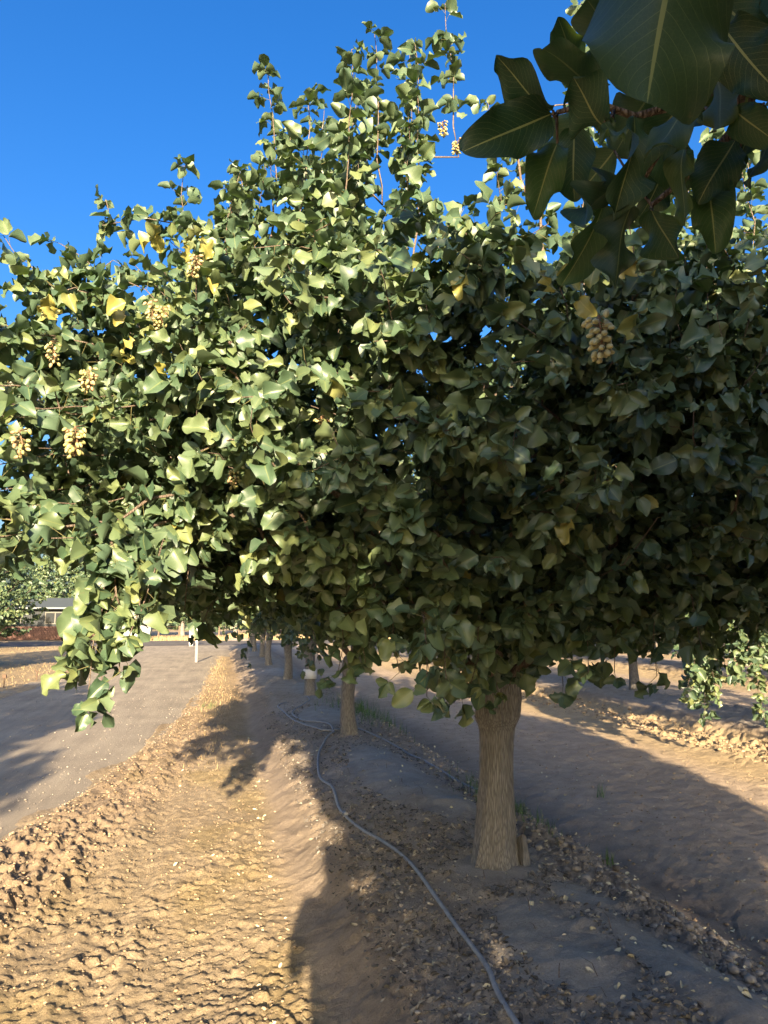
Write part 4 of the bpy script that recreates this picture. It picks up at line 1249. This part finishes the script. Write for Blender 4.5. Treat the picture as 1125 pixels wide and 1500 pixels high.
man = thing("person", "person in shirt and trousers standing behind the camera, both hands on a phone", "person", (pu, pv, pz))
# body: one continuous figure (head, neck, trunk, limbs)
bv = [(0, 0, .96), (0, .0, 1.12), (0, .0, 1.32), (0, -.01, 1.46), (0, .0, 1.53), (0, .03, 1.60), (0, .035, 1.69), (0, .03, 1.77),
      (-.17, 0, 1.43), (-.25, .10, 1.17), (-.15, .25, 1.26), (-.055, .345, 1.34),
      (.17, 0, 1.43), (.25, .10, 1.17), (.15, .25, 1.26), (.055, .345, 1.34),
      (-.09, 0, .90), (-.10, .015, .50), (-.11, -.01, .10), (-.12, .12, .04),
      (.09, 0, .90), (.10, .02, .50), (.12, -.01, .10), (.14, .12, .04)]
be = [(0, 1), (1, 2), (2, 3), (3, 4), (4, 5), (5, 6), (6, 7), (3, 8), (8, 9), (9, 10), (10, 11), (3, 12), (12, 13), (13, 14), (14, 15), (0, 16), (16, 17), (17, 18), (18, 19), (0, 20), (20, 21), (21, 22), (22, 23)]
br_ = [(.145, .105), (.135, .10), (.155, .11), (.10, .085), .055, .075, (.082, .095), .06, .062, .046, .038, .026, .062, .046, .038, .026, .085, .058, .042, .035, .085, .058, .042, .035]
person_mesh("body", bv, be, br_, M_SKIN, man)
tv_ = [(0, 0, .90)] + bv[1:4] + [bv[8], (-.24, .08, 1.21), bv[12], (.24, .08, 1.21)]
person_mesh("shirt", tv_, [(0, 1), (1, 2), (2, 3), (3, 4), (4, 5), (3, 6), (6, 7)], [(.192, .14), (.192, .135), (.205, .14), (.12, .10), .09, .075, .09, .075], M_SHIRT, man)
person_mesh("trousers", [(0, 0, 1.03), (0, 0, .93), (-.085, 0, .80), bv[17], (-.11, -.01, .04), (.09, 0, .80), bv[21], (.12, -.01, .04)], [(0, 1), (1, 2), (2, 3), (3, 4), (1, 5), (5, 6), (6, 7)], [(.165, .12), (.155, .125), .108, .085, .072, .108, .085, .072], M_JEANS, man)
person_mesh("hair", [(0, -.012, 1.655), (0, -.008, 1.71), (0, .005, 1.755), (0, .02, 1.785)], [(0, 1), (1, 2), (2, 3)], [(.074, .06), (.092, .085), (.092, .10), (.06, .07)], M_HAIR, man, 1)
for s in (-1, 1):
    e_ = Poly(); e_.tube([(s * .032, .108, 1.685), (s * .032, .121, 1.685), (s * .032, .125, 1.685)], [.013, .011, .004], 10); e_.build("eye", M_HAIR, man, smooth=True)
m_ = Poly(); m_.tube([(-.025, .112, 1.612), (0, .122, 1.610), (.025, .112, 1.612)], [.003, .006, .003], 8); m_.build("mouth", M_STALK, man, smooth=True)
for s, i in ((-1, 18), (1, 22)):
    x = bv[i][0]
    person_mesh("boot", [(x, -.05, .05), (x, .06, .045), (x + s * .015, .19, .035)], [(0, 1), (1, 2)], [.055, .052, .042], M_BOOT, man, 1)
# nose and ears on the head, then fingers closed on the phone
person_mesh("nose", [(0, .115, 1.69), (0, .142, 1.655)], [(0, 1)], [.012, .018], M_SKIN, man, 0, 1)
for s in (-1, 1):
    person_mesh("ear", [(s * .082, .03, 1.66), (s * .092, .02, 1.70)], [(0, 1)], [(.010, .018), (.010, .020)], M_SKIN, man, 0, 1)
for s, hx_, d in ((-1, -.053, 1), (1, .053, -1)):
    for k in range(4):
        z0 = 1.385 + k * .019
        person_mesh("finger", [(hx_ - d * .012, .352, z0 - .02), (hx_ - d * .010, .385, z0), (hx_ + d * .012, .398, z0 + .004), (hx_ + d * .028, .394, z0 + .004)], [(0, 1), (1, 2), (2, 3)], [.010, .009, .008, .007], M_SKIN, man, 0, 1)
    person_mesh("thumb", [(hx_, .345, 1.36), (hx_ + d * .016, .356, 1.39), (hx_ + d * .03, .362, 1.42)], [(0, 1), (1, 2)], [.013, .011, .009], M_SKIN, man, 0, 1)
ph = Poly(); ph.box(-.036, .036, -.004, .004, -.075, .075)
tag(ph.build("phone", M_PHONE, None, (pu, pv + .378, pz + 1.45), bevel=.003), "black phone held at the chest in both hands of the person", "phone")

# ---- bunches of nuts in the near tree (the one in the shade shows its nuts singly)
BUNCHES = [] # filled below: position, number, size of nut, single
for pos, n, s, single in NUT_SPOTS:
    nut_cluster(tree1, np.array(pos) - O1, n, s, int(abs(pos[0]) * 1000) + n, single, .085 if s < .02 else .10)
# yellow leaves beside three of the bunches
ylm = [np_mesh("yellow_leaf", v, q, M_LEAF_YELLOW, uv=uv) for v, q, uv in LEAF_HI[:4]]
ry = np.random.default_rng(15)
for pos, n in YELLOW_SPOTS:
    for k in range(n):
        p = np.array(pos) - O1 + ry.normal(size=3) * np.array([.055, .04, .06])
        y = nrm((ry.normal(size=3) * .6 + np.array([0, -.2, -.7]))[None])[0]; x = nrm(np.cross(y, ry.normal(size=3) * .5 + np.array([-.2, -.8, .4]))[None])[0]; z = np.cross(x, y)
        L = .075 + .02 * ry.random()
        o = leaf_object(tree1, ylm[k % 4], p, x, y, z, L * .75, L); o.name = "yellow_leaf"
        o["label"] = "yellowed leaf"

# ---- other orchard trees: two models, copied with their parts
def make_model(seed, nshoot, size, H=1.05, r0=.095, bend=.0):
    c = (.0, .0, 2.42); lo = (2.35, 2.1, 1.25); hi = (2.35, 2.1, 1.45)
    T = spaced(crown_points(seed, nshoot, c, lo, hi, 2.6, .7, lambda p: (p[:, 2] < 1.7) & (np.hypot(p[:, 0], p[:, 1]) < .7)), .24)
    r = np.random.default_rng(seed)
    ex = []
    for k in range(9):
        a = r.random() * 6.28; q = r.random() * 1.4
        b = np.array([math.cos(a) * q, math.sin(a) * q, 3.7]); ex.append((b, b + np.array([r.normal() * .1, r.normal() * .1, .7 + .7 * r.random()]), .9))
    for k in range(20):
        a = r.random() * 6.28; q = .5 + 1.4 * r.random()
        b = np.array([math.cos(a) * q, math.sin(a) * q, 1.6]); ex.append((b, b + np.array([r.normal() * .1, r.normal() * .1, -.2 - .45 * r.random()]), .6))
    fork = (.01, .0, H - .06)
    S = scaffolds_for(seed + 1, fork, c, lo, hi, 4, r.random() * 3)
    P, par, limb, tips = grow(seed + 2, fork, S, T, ex, .22)
    rad = wood_radii(P, par, .003, r0 * .72)
    wood = wood_meshes("branch", P, par, limb, rad, M_TWIG, len(S), .004)
    lf = dress(seed + 3, P, tips, np.array(c), size, 6, .2, 12)
    print("model leaflets", len(lf["L"]))
    return wood, trunk_mesh("trunk", seed, H, r0, M_BARK, (.03, .02), 1.3, 1.22, .78, 40, 50, bend), foliage_mesh("foliage", lf, LEAF_LOW, [M_LEAF, M_PETIOLE], seed + 4, False)

def copy_thing(src, loc, rz=0.0, label=None, group=None, scale=1.0):
    r = src.copy(); COL.objects.link(r); r.location = loc; r.rotation_euler = (0, 0, rz); r.scale = (scale,) * 3
    if label: r["label"] = label
    if group: r["group"] = group
    for ch in list(src.children):
        c = ch.copy(); COL.objects.link(c); c.parent = r
    return r

MODEL_A = make_model(301, 1150, (.082, .112), bend=-.05)
MODEL_B = make_model(401, 1000, (.085, .115), 1.1, .10)
protos = []
NUMS = ["first", "second", "third", "fourth", "fifth", "sixth", "seventh", "eighth", "ninth", "tenth"]
rt = random.Random(31)
def orchard_tree(k, u, v, label, group, rz=None, s=1.0):
    loc = (u, v, gz(u, v) - .02)
    rz = rt.uniform(0, 6.28) if rz is None else rz
    if len(protos) <= k:
        w, tr, fo = (MODEL_A, MODEL_B)[k]
        t, f = plant_tree("pistachio_tree", label, loc, group, w, tr, fo)
        t.rotation_euler = (0, 0, rz); t.scale = (s,) * 3
        protos.append(t); return t
    return copy_thing(protos[k], loc, rz, label, group, s)
orchard_tree(0, ROW1, 9.6, "slim-trunked pistachio tree standing next behind the thick grey trunk", "pistachio trees in the near row", .3, .98)
orchard_tree(1, ROW1 + .08, 14.6, "pistachio tree with a white band wrapped round its trunk", "pistachio trees in the near row", 1.2)
orchard_tree(0, ROW1, 18.6, "pistachio tree just behind the one with the white trunk band", "pistachio trees in the near row", 2.2)
for i, v in enumerate((24.2, 29.4, 34.5, 39.6)):
    orchard_tree(i % 2, ROW1 + rt.uniform(-.1, .1), v, "%s pistachio tree down the near row counting from the thick grey trunk" % NUMS[i + 4], "pistachio trees in the near row")
for i, v in enumerate((-5.7, -10.8, -15.9)):
    orchard_tree(i % 2, ROW1 - (.0 if i else -.12), v, "pistachio tree in the near row, %s behind the camera" % NUMS[i + 1], "pistachio trees in the near row")
ROWN = {1: "second", 2: "third", 3: "fourth"}
for ri, vs in ((1, [4.1, 9.2, 14.3, 19.4, 24.5, 29.6, 34.7, 39.8]), (2, [6.5, 11.6, 16.7, 21.8, 26.9, 32, 37.1]), (3, [14, 19.1, 24.2, 29.3, 34.4, 39.5])):
    for i, v in enumerate(vs):
        u = ROW1 + PITCH * ri + (.1 if ri == 1 else 0)
        lab = "%s pistachio tree from the front in the %s row from the road" % (NUMS[i], ROWN[ri])
        if ri == 1 and v == 9.2: lab = "pistachio tree at the right edge with a low drooping branch over the next berm"
        if ri == 1 and v == 14.3: lab = "pistachio tree whose short trunk shows right of the thick grey trunk"
        orchard_tree((i + ri) % 2, u + rt.uniform(-.08, .08), v + rt.uniform(-.1, .1), lab, "pistachio trees in the %s row" % ROWN[ri], None, 1.06 if (ri == 1 and v < 6) else rt.uniform(.94, 1.04))

def wrap_on(tree, z0, z1, r):
    p = Poly(); p.tube([(0.013, .012, z0), (0.014, .012, (z0 + z1) / 2), (0.016, .012, z1)], [r, r * .985, r * .99], 28, False)
    o = p.build("trunk_wrap", M_TAPE, tree, smooth=True); o["label"] = "white wrap"
    sm = o.modifiers.new("thick", 'SOLIDIFY'); sm.thickness = .004; sm.offset = 1
for o in list(bpy.data.objects):
    if o.get("label", "").startswith("pistachio tree with a white band"): wrap_on(o, .33, .51, .126)

# low drooping branch of the tree at the right edge
for o in list(bpy.data.objects):
    if o.get("label", "").startswith("pistachio tree at the right edge"):
        b0 = Vector(o.location); Rz = Matrix.Rotation(-o.rotation_euler.z, 3, 'Z'); sc = 1 / o.scale[0]
        to_local = lambda q: np.array(Rz @ (Vector(q) - b0)) * sc
        ends = [((6.0, 8.3, 2.0), (5.62, 7.95, .62)), ((6.1, 8.5, 1.9), (5.8, 8.1, .9)), ((5.9, 8.2, 2.0), (5.45, 7.9, 1.05)), ((6.0, 8.4, 1.9), (5.75, 8.25, .75)), ((6.1, 8.4, 2.1), (5.35, 8.0, 1.35)), ((6.2, 8.3, 2.2), (6.1, 7.7, 1.2)), ((6.2, 8.5, 2.1), (6.0, 8.0, 1.05)), ((6.4, 8.5, 2.2), (6.4, 7.9, 1.3))]
        rd = np.random.default_rng(44)
        for k in range(26):
            a0 = (5.45 + 1.3 * rd.random(), 7.7 + .8 * rd.random(), 1.9 + .5 * rd.random())
            ends.append((a0, (a0[0] - .15 + .2 * rd.normal(), a0[1] - .2 + .15 * rd.normal(), a0[2] - .4 - 1.0 * rd.random() * (a0[0] < 6.3))))
        ex = [(to_local(a), to_local(b), .95) for a, b in ends]
        Pd, pard, limbd, tipsd = grow(501, tuple(to_local((7.9, 9.1, 1.5))), [[to_local((7.0, 8.8, 2.1)), to_local((6.3, 8.5, 2.25))]], [], ex)
        wd = wood_meshes("drooping_branch", Pd, pard, limbd, wood_radii(Pd, pard, .003, .04), M_TWIG, 1)
        br = link("drooping_branch", wd[0], o)
        lfd = dress(502, Pd, tipsd, to_local((6.6, 8.6, 2.4)), (.09, .125), 9, .3, 22)
        ff = link("drooping_foliage", foliage_mesh("drooping_foliage", lfd, LEAF_MID, [M_LEAF, M_PETIOLE], 503), o); ff["kind"] = "stuff"

# ------------------------------------------------------------------ drip hoses lying on the berm
def hose(name, label, pts, r=.0115, group=None):
    fine = []
    P = [Vector((u, v, 0)) for u, v in pts]
    for i in range(len(P) - 1):
        a, b, c, d = P[max(i - 1, 0)], P[i], P[i + 1], P[min(i + 2, len(P) - 1)]
        m = max(3, int((c - b).length / .05))
        for k in range(m):
            t = k / m
            fine.append(.5 * ((2 * b) + (c - a) * t + (2 * a - 5 * b + 4 * c - d) * t * t + (3 * b - a - 3 * c + d) * t ** 3))
    fine.append(P[-1])
    u = np.array([p.x for p in fine]); v = np.array([p.y for p in fine]); z = gz_many(u, v)
    k = np.ones(9) / 9; zs = np.convolve(np.pad(np.maximum(z, np.convolve(np.pad(z, 4, mode='edge'), k, 'valid')), 4, mode='edge'), k, 'valid')
    p = Poly(); p.tube([(a, b, c + r * .9) for a, b, c in zip(u, v, zs)], r, 10)
    o = p.build(name, M_HOSE, smooth=True)
    return tag(o, label, "hose", group)
hose("drip_hose", "grey drip hose snaking along the left edge of the near berm", [(1.13, 2.3), (1.13, 2.95), (1.17, 3.25), (1.18, 3.59), (1.19, 4.10), (1.20, 4.71), (1.14, 5.22), (1.06, 5.57), (1.00, 6.17), (1.04, 6.89), (1.00, 7.48), (1.13, 8.54), (1.36, 9.5), (1.50, 9.88), (1.33, 10.2), (1.13, 11.45), (1.08, 12.6), (1.05, 13.5), (1.25, 14.1)])
hose("drip_hose", "looped length of drip hose lying by the slim second trunk", [(1.50, 9.92), (1.52, 10.6), (1.25, 11.2), (1.18, 12.2), (1.40, 12.9), (1.62, 13.6), (1.66, 14.3)])
hose("drip_hose", "drip hose running along the right side of the near berm", [(1.52, 9.94), (1.85, 9.98), (2.02, 9.2), (2.12, 8.3), (2.16, 7.6), (2.22, 7.0), (2.3, 6.4), (2.28, 6.0)])
fz_ = gz(1.03, 6.02)
pf = Poly(); pf.tube([(1.015, 5.98, fz_ + .016), (1.01, 6.06, fz_ + .016)], .015, 10); pf.tube([(1.0, 6.02, fz_ + .01), (.965, 6.01, fz_ + .035)], .006, 8)
tag(pf.build("hose_coupler", M_HOSE, smooth=True), "small coupler joining the drip hose in the patch of sun", "hose fitting")

# ------------------------------------------------------------------ weeds
def weed(name, label, u, v, n, spread, length, seed, width=.006):
    o = scatter_blades(name, M_GRASS, n, lambda r, k: (u + r.normal(size=k) * spread[0], v + r.normal(size=k) * spread[1]), length, width, (.05, .8), seed, kind=None)
    return tag(o, label, "weed", kind="stuff")
weed("grass_tuft", "bright green grass clump growing behind the slim second trunk", 2.35, 12.2, 320, (.22, .8), (.12, .32), 51, .009)
weed("grass_tuft", "low green grass patch just right of the thick trunk", 2.42, 6.3, 420, (.14, .42), (.05, .16), 52)
def tuft(label, u, v, n, spread, hi, seed):
    r = random.Random(seed); t = thing("grass_tuft", label, "weed", (u, v, gz(u, v) - .005), 0)
    for k in range(n):
        a = r.uniform(0, 6.28); L = r.uniform(.5, 1) * hi; le = r.uniform(.1, .45); w = .0035
        x, y = r.gauss(0, spread), r.gauss(0, spread); dx, dy = math.cos(a), math.sin(a); vs = []
        for f_ in (0, .4, .75, 1):
            o = L * math.sin(le) * f_ ** 1.7; h = L * math.cos(le * f_) * f_; ww = w * (1 - f_ * .9)
            for s in (-1, 1): vs.append((x + dx * o - dy * ww * s, y + dy * o + dx * ww * s, h))
        me = np_mesh("blade", vs, [(0, 1, 3, 2), (2, 3, 5, 4), (4, 5, 7, 6)], M_GRASS, attrs={"tint": [r.random()] * 8})
        link("blade", me, t)
tuft("small upright grass tuft in the furrow at lower right", 2.72, 5.0, 16, .025, .17, 53)
tuft("thin green grass tuft standing alone in the right-hand lane", 3.72, 7.0, 16, .03, .2, 54)
weed("grass_tuft", "dry green weed on the lane near the grey post", -.15, 15.2, 60, (.08, .2), (.05, .16), 55)

# ------------------------------------------------------------------ roadside things
M_POST = plain_mat("post_grey", (0.20, 0.20, 0.205), .7, 12, .2)
M_PIPE = plain_mat("pipe_white", (0.66, 0.66, 0.66), .5, 12, .1)
M_RUST = plain_mat("rusty_steel", (0.12, 0.075, 0.05), .8, 25, .3)
gx, gy = -.86, 30.9; g = gz(gx, gy)
t = thing("marker_post", "grey square post with a pale cap beside the road end", "post", (gx, gy, g))
p = Poly(); p.box(-.052, .052, -.052, .052, -.3, 1.30); p.build("shaft", M_POST, t, bevel=.006)
p = Poly(); p.box(-.072, .072, -.072, .072, 1.30, 1.33); p.prism([(-.07, 1.33), (.07, 1.33), (0, 1.40)], -.07, .07); p.build("cap", M_PIPE, t, bevel=.004)
p = Poly(); p.box(-.035, .035, -.058, -.054, .82, .9); p.build("reflector", M_PIPE, t)
t = thing("standpipe", "white capped standpipe across from the grey post", "pipe", (-1.72, 49.0, gz(-1.72, 49.0)))
p = Poly(); p.tube([(0, 0, -.2), (0, 0, 1.25)], .13, 18); p.build("pipe", M_PIPE, t, smooth=False)
p = Poly(); p.tube([(0, 0, 1.25), (0, 0, 1.38), (0, 0, 1.46)], [.17, .17, .08], 18); p.build("cap", M_POST, t)
for i, (u, v, lab) in enumerate(((-5.26, 20.7, "low rusty stake with a square head nearest the road edge"), (-4.99, 22.9, "thin rusty forked stake on the dry verge"), (-4.72, 26.3, "farthest of the small stakes along the verge"))):
    t = thing("verge_stake", lab, "stake", (u, v, gz(u, v)), .3 * i, "stakes along the dry verge")
    p = Poly(); p.tube([(0, 0, -.1), (.015 * i, 0, .24)], .014, 8); p.build("shaft", M_RUST, t)
    p = Poly()
    if i == 1: p.tube([(.015, 0, .22), (.07, 0, .33)], .012, 6); p.tube([(.015, 0, .22), (-.05, 0, .31)], .012, 6)
    else: p.box(-.05, .05, -.04, .04, .24, .33, .012)
    p.build("head", M_RUST, t)

# house beyond the cross road: brick below, boards above, low roof
M_BRICK = plain_mat("brick", (0.17, 0.095, 0.075), .9, 9, .35)
M_MORTAR = plain_mat("brick_wall", (0.15, 0.11, 0.095), .9, 9, .3)
M_BOARD = plain_mat("grey_boards", (0.050, 0.056, 0.060), .8, 7, .25)
M_ROOF = plain_mat("roof_shingle", (0.07, 0.085, 0.09), .85, 12, .3)
M_FASCIA = plain_mat("fascia", (0.20, 0.22, 0.22), .6, 9, .15)
M_GLASS, nt, nd, lk, pb = new_mat("dark_glass")
pb.inputs["Base Color"].default_value = (.03, .035, .04, 1); pb.inputs["Roughness"].default_value = .12
M_FRAME = plain_mat("window_frame", (0.16, 0.15, 0.13), .6, 20, .1)
hx, hy = -18.0, 63.0; hz = gz(hx, hy)
H = thing("house", "low grey-boarded house with a brick base beyond the cross road", "house", (hx, hy, hz))
p = Poly(); p.box(0, 9.5, .10, 7.0, 0, 1.05); p.build("brick_base", M_MORTAR, H)
bm_ = None; n = 0
for row in range(7):
    for k in range(42):
        n += 1
        p = Poly(); x = .02 + k * .226 + (.113 if row % 2 else 0)
        if x > 9.3: continue
        if bm_ is None:
            q = Poly(); q.box(0, .21, 0, .10, 0, .13); o = q.build("brick", M_BRICK, H); bm_ = o.data; o.location = (x, .02, .02 + row * .147)
        else:
            o = link("brick", bm_, H, (x, .02, .02 + row * .147))
p = Poly(); p.box(0.02, 9.48, .12, 6.98, 1.05, 2.42); p.build("wall", M_BOARD, H)
bd = None
for k in range(48):
    if bd is None:
        q = Poly(); q.box(0, .16, 0, .04, 0, 1.36); o = q.build("board", M_BOARD, H); bd = o.data; o.location = (.02, .085, 1.055)
    else: link("board", bd, H, (.02 + k * .197, .085, 1.055))
p = Poly(); p.prism([(-.5, 2.40), (10.0, 2.40), (10.0, 2.52), (-.5, 2.52)], -.6, 7.6); p.build("eaves", M_FASCIA, H)
p = Poly(); p.add([(-.5, -.6, 2.524), (10, -.6, 2.524), (10, 7.6, 2.524), (-.5, 7.6, 2.524), (1.2, 3.4, 3.35), (8.4, 3.4, 3.35)], [(0, 1, 5, 4), (1, 2, 5), (2, 3, 4, 5), (3, 0, 4), (0, 3, 2, 1)]); p.build("roof", M_ROOF, H)
for wx in (1.4, 4.6, 7.2):
    p = Poly(); p.box(wx, wx + 1.5, .03, .10, 1.22, 2.16); w = p.build("window", M_FRAME, H, bevel=.01)
    for q in range(2):
        p = Poly(); p.box(wx + .07 + q * .72, wx + .71 + q * .72, .015, .035, 1.29, 2.09); p.build("pane", M_GLASS, w)

# parked white car seen from behind
M_CAR, nt, nd, lk, pb = new_mat("white_paint")
pb.inputs["Base Color"].default_value = (.78, .78, .79, 1); pb.inputs["Roughness"].default_value = .25; pb.inputs["Coat Weight"].default_value = .5
M_TYRE = plain_mat("tyre", (.02, .02, .02), .8, 30, .2)
M_LAMP = plain_mat("tail_lamp_red", (.35, .02, .02), .3, 5, .05, bump=0)
cx, cy = -10.9, 60.8; car = thing("parked_car", "white car with a dark rear window parked beyond the cross road", "car", (cx, cy, gz(cx, cy)))
prof = [(0, .38), (.02, .92), (.12, 1.02), (.55, 1.56), (1.0, 1.64), (2.2, 1.62), (3.0, 1.06), (4.1, .92), (4.35, .70), (4.38, .38), (3.95, .30), (.4, .30)]
n = len(prof); vs = []
for x, s in ((-.86, 1), (-.70, 0), (.70, 0), (.86, 1)):
    for (y, z) in prof:
        zz = z if z < 1.0 else z; inset = .18 * max(0, (z - 1.0) / .6)
        vs.append((x + (inset if x < 0 else -inset) if s else x * .98, y, z + (0 if s else .02 if z > 1 else 0)))
fs = []
for k in range(3):
    for i in range(n): fs.append((k * n + i, k * n + (i + 1) % n, (k + 1) * n + (i + 1) % n, (k + 1) * n + i))
fs += [tuple(range(n - 1, -1, -1)), tuple(range(3 * n, 4 * n))]
p = Poly(); p.add(vs, fs); p.build("body", M_CAR, car, bevel=.03)
p = Poly(); p.add([(-.62, .135, 1.06), (.62, .135, 1.06), (.52, .515, 1.55), (-.52, .515, 1.55), (-.62, .16, 1.04), (.62, .16, 1.04), (.52, .54, 1.53), (-.52, .54, 1.53)], [(0, 1, 2, 3), (7, 6, 5, 4), (0, 4, 5, 1), (1, 5, 6, 2), (2, 6, 7, 3), (3, 7, 4, 0)]); p.build("rear_window", M_GLASS, car)
for s in (-1, 1):
    p = Poly(); p.add([(s * .80, .75, 1.08), (s * .80, 2.75, 1.08), (s * .69, 2.15, 1.54), (s * .69, .85, 1.54)], [(0, 1, 2, 3)]); o = p.build("side_window", M_GLASS, car); o.location = (s * .03, 0, 0)
    p = Poly(); p.box(s * .72 - .10, s * .72 + .10, -.02, .06, .72, .92); p.build("tail_lamp", M_LAMP, car, bevel=.02)
    for wy in (.85, 3.5):
        p = Poly(); p.tube([(s * .68, wy, .32), (s * .88, wy, .32)], .32, 22); w = p.build("wheel", M_TYRE, car)
        p = Poly(); p.tube([(s * .875, wy, .32), (s * .89, wy, .32)], .19, 16); p.build("rim", M_FASCIA, w)
p = Poly(); p.box(-.80, .80, -.08, .03, .40, .58); p.build("bumper", M_CAR, car, bevel=.03)
p = Poly(); p.box(-.26, .26, -.012, .012, .64, .76); p.build("number_plate", M_FASCIA, car)

# rubbish skip with sloping lids
M_SKIP = plain_mat("skip_green_grey", (0.22, 0.255, 0.235), .6, 5, .2); M_LID = plain_mat("skip_lid", (0.40, 0.38, 0.35), .6, 6, .2)
sx, sy = -7.15, 60.6; S = thing("dumpster", "grey-green dumpster with pale lids beyond the cross road", "dumpster", (sx, sy, gz(sx, sy)))
p = Poly(); p.prism([(0, .12), (1.85, .12), (1.98, .95), (-.13, .95)], 0, 1.3); p.build("bin", M_SKIP, S, bevel=.02)
for k in range(2):
    p = Poly(); p.add([(-.13 + k * 1.06, -.05, .96), (.90 + k * 1.06, -.05, .96), (.90 + k * 1.06, 1.35, 1.30), (-.13 + k * 1.06, 1.35, 1.30), (-.13 + k * 1.06, -.05, 1.0), (.90 + k * 1.06, -.05, 1.0), (.90 + k * 1.06, 1.35, 1.34), (-.13 + k * 1.06, 1.35, 1.34)],
                       [(0, 3, 2, 1), (4, 5, 6, 7), (0, 1, 5, 4), (1, 2, 6, 5), (2, 3, 7, 6), (3, 0, 4, 7)]); p.build("lid", M_LID, S)
for k in range(5):
    p = Poly(); p.box(.12 + k * .38, .19 + k * .38, -.05, .0, .16, .9); p.build("rib", M_SKIP, S)
p = Poly(); p.box(.62, 1.2, -.062, -.055, .36, .72); p.build("placard", M_PIPE, S)

# wire fence of weathered posts on the far roadside
M_WOOD = plain_mat("weathered_wood", (0.15, 0.11, 0.08), .9, 18, .3)
F = thing("wire_fence", "low fence of weathered posts and wire beyond the cross road", "fence", (-4.8, 63.2, gz(-4.8, 63.2)))
for k in range(9):
    p = Poly(); p.tube([(k * 1.6, 0, -.3), (k * 1.6 + rt.uniform(-.06, .06), 0, 1.15 + rt.uniform(-.1, .12))], .075, 8); p.build("fence_post", M_WOOD, F)
for z in (.35, .7, 1.02):
    p = Poly(); p.tube([(k * .8, .0, z + (.02 if k % 2 else 0)) for k in range(17)], .008, 5); p.build("wire", M_RUST, F)

# trees around the house and along the far road: broad shade trees with their own trunks and crowns
def shade_tree_model(seed, c, lo, hi, nshoot, leaf, H, r0):
    T = spaced(crown_points(seed, nshoot, c, lo, hi, 2.2, .6), .34)
    fork = (0, 0, H - .1); S = scaffolds_for(seed + 1, fork, c, lo, hi, 5)
    P, par, limb, tips = grow(seed + 2, fork, S, T, [], .35)
    rad = wood_radii(P, par, .004, r0 * .7)
    lf = dress(seed + 3, P, tips, np.array(c), leaf, 6, .2, 8)
    return wood_meshes("branch", P, par, limb, rad, M_TWIG, len(S), .006), trunk_mesh("trunk", seed, H, r0, M_BARK, (.1, 0), 1.4, 1.1, .85, 24, 24), foliage_mesh("foliage", lf, LEAF_LOW, [M_LEAF, M_PETIOLE], seed + 4, False)
w, tr, fo = shade_tree_model(601, (0, 0, 3.4), (3.6, 3.4, 2.3), (3.6, 3.4, 2.6), 1500, (.13, .19), 1.5, .2)
st, _ = plant_tree("shade_tree", "dark bushy tree at the left edge whose shade falls on the road", (-8.7, 27.5, gz(-8.7, 27.5) - .2), "shade trees along the roads", w, tr, fo)
st.scale = (.8,) * 3
SHADE = [(-19.5, 58.5, 1.15, "tree in front of the left end of the grey house"), (-13.0, 73.5, 1.5, "tall tree rising behind the grey house"), (-8.0, 72.5, 1.15, "yellow-green tree behind the dumpster"), (-3.5, 76, 1.2, "tree behind the middle of the wire fence"),
         (1.5, 73, .95, "bushy tree behind the right end of the wire fence"), (7.5, 76, 1.2, "tree past the right end of the wire fence"), (15, 74, 1.1, "far tree beyond the cross road, second right of the fence"), (23, 78, 1.3, "far tree beyond the cross road, third right of the fence"), (33, 75, 1.2, "far tree beyond the cross road at far right"), (-26, 72, 1.4, "tall tree behind the far left of the house"),
          (-15.0, 43.0, 1.25, "large tree added between the road and the grey house to shade it"), (-10.6, 17.2, .85, "roadside tree left of the verge stakes, just outside the left edge")]  # last two trees added for the shade they cast
for u, v, s, lab in SHADE:
    copy_thing(st, (u, v, gz(u, v) - .3), rt.uniform(0, 6.28), lab, "shade trees along the roads", s)

w, tr, fo = shade_tree_model(701, (0, 0, 4.0), (2.6, 2.8, 1.5), (2.6, 2.8, 1.5), 420, (.16, .24), 2.6, .16)
plant_tree("roadside_tree", "tall open roadside tree left of the road whose shade streaks the asphalt", (-6.2, .8, gz(-6.2, .8) - .2), "shade trees along the roads", w, tr, fo)
copy_thing(bpy.data.objects["roadside_tree"], (-6.4, 5.6, gz(-6.4, 5.6) - .2), 2.1, "second open roadside tree left of the road, ahead of the one nearest the camera", "shade trees along the roads", .85)
copy_thing(bpy.data.objects["roadside_tree"], (-5.5, -4.6, gz(-5.5, -4.6) - .2), 4.0, "third open roadside tree left of the road, behind the camera", "shade trees along the roads", .85)

# far hedge line that closes the horizon
def far_mass():
    r = np.random.default_rng(9); n = 16000
    u = r.uniform(-160, 220, n); v = 105 + 40 * r.random(n); h = 4.5 + 3.5 * fbm(u / 14, v / 30, 3, 3); z = r.random(n) ** .8 * np.maximum(h, 1.5)
    pos = np.stack([u, v, z], -1); d = nrm(r.normal(size=(n, 3)))
    lf = dict(pos=pos, dir=d, nor=r.normal(size=(n, 3)), L=.9 + .8 * r.random(n), W=.8 + .6 * r.random(n), tint=r.random(n) * .9, pet=[])
    o = link("distant_orchard", foliage_mesh("distant_orchard", lf, LEAF_LOW, [M_LEAF, M_PETIOLE], 10, False)); o["kind"] = "stuff"
far_mass()
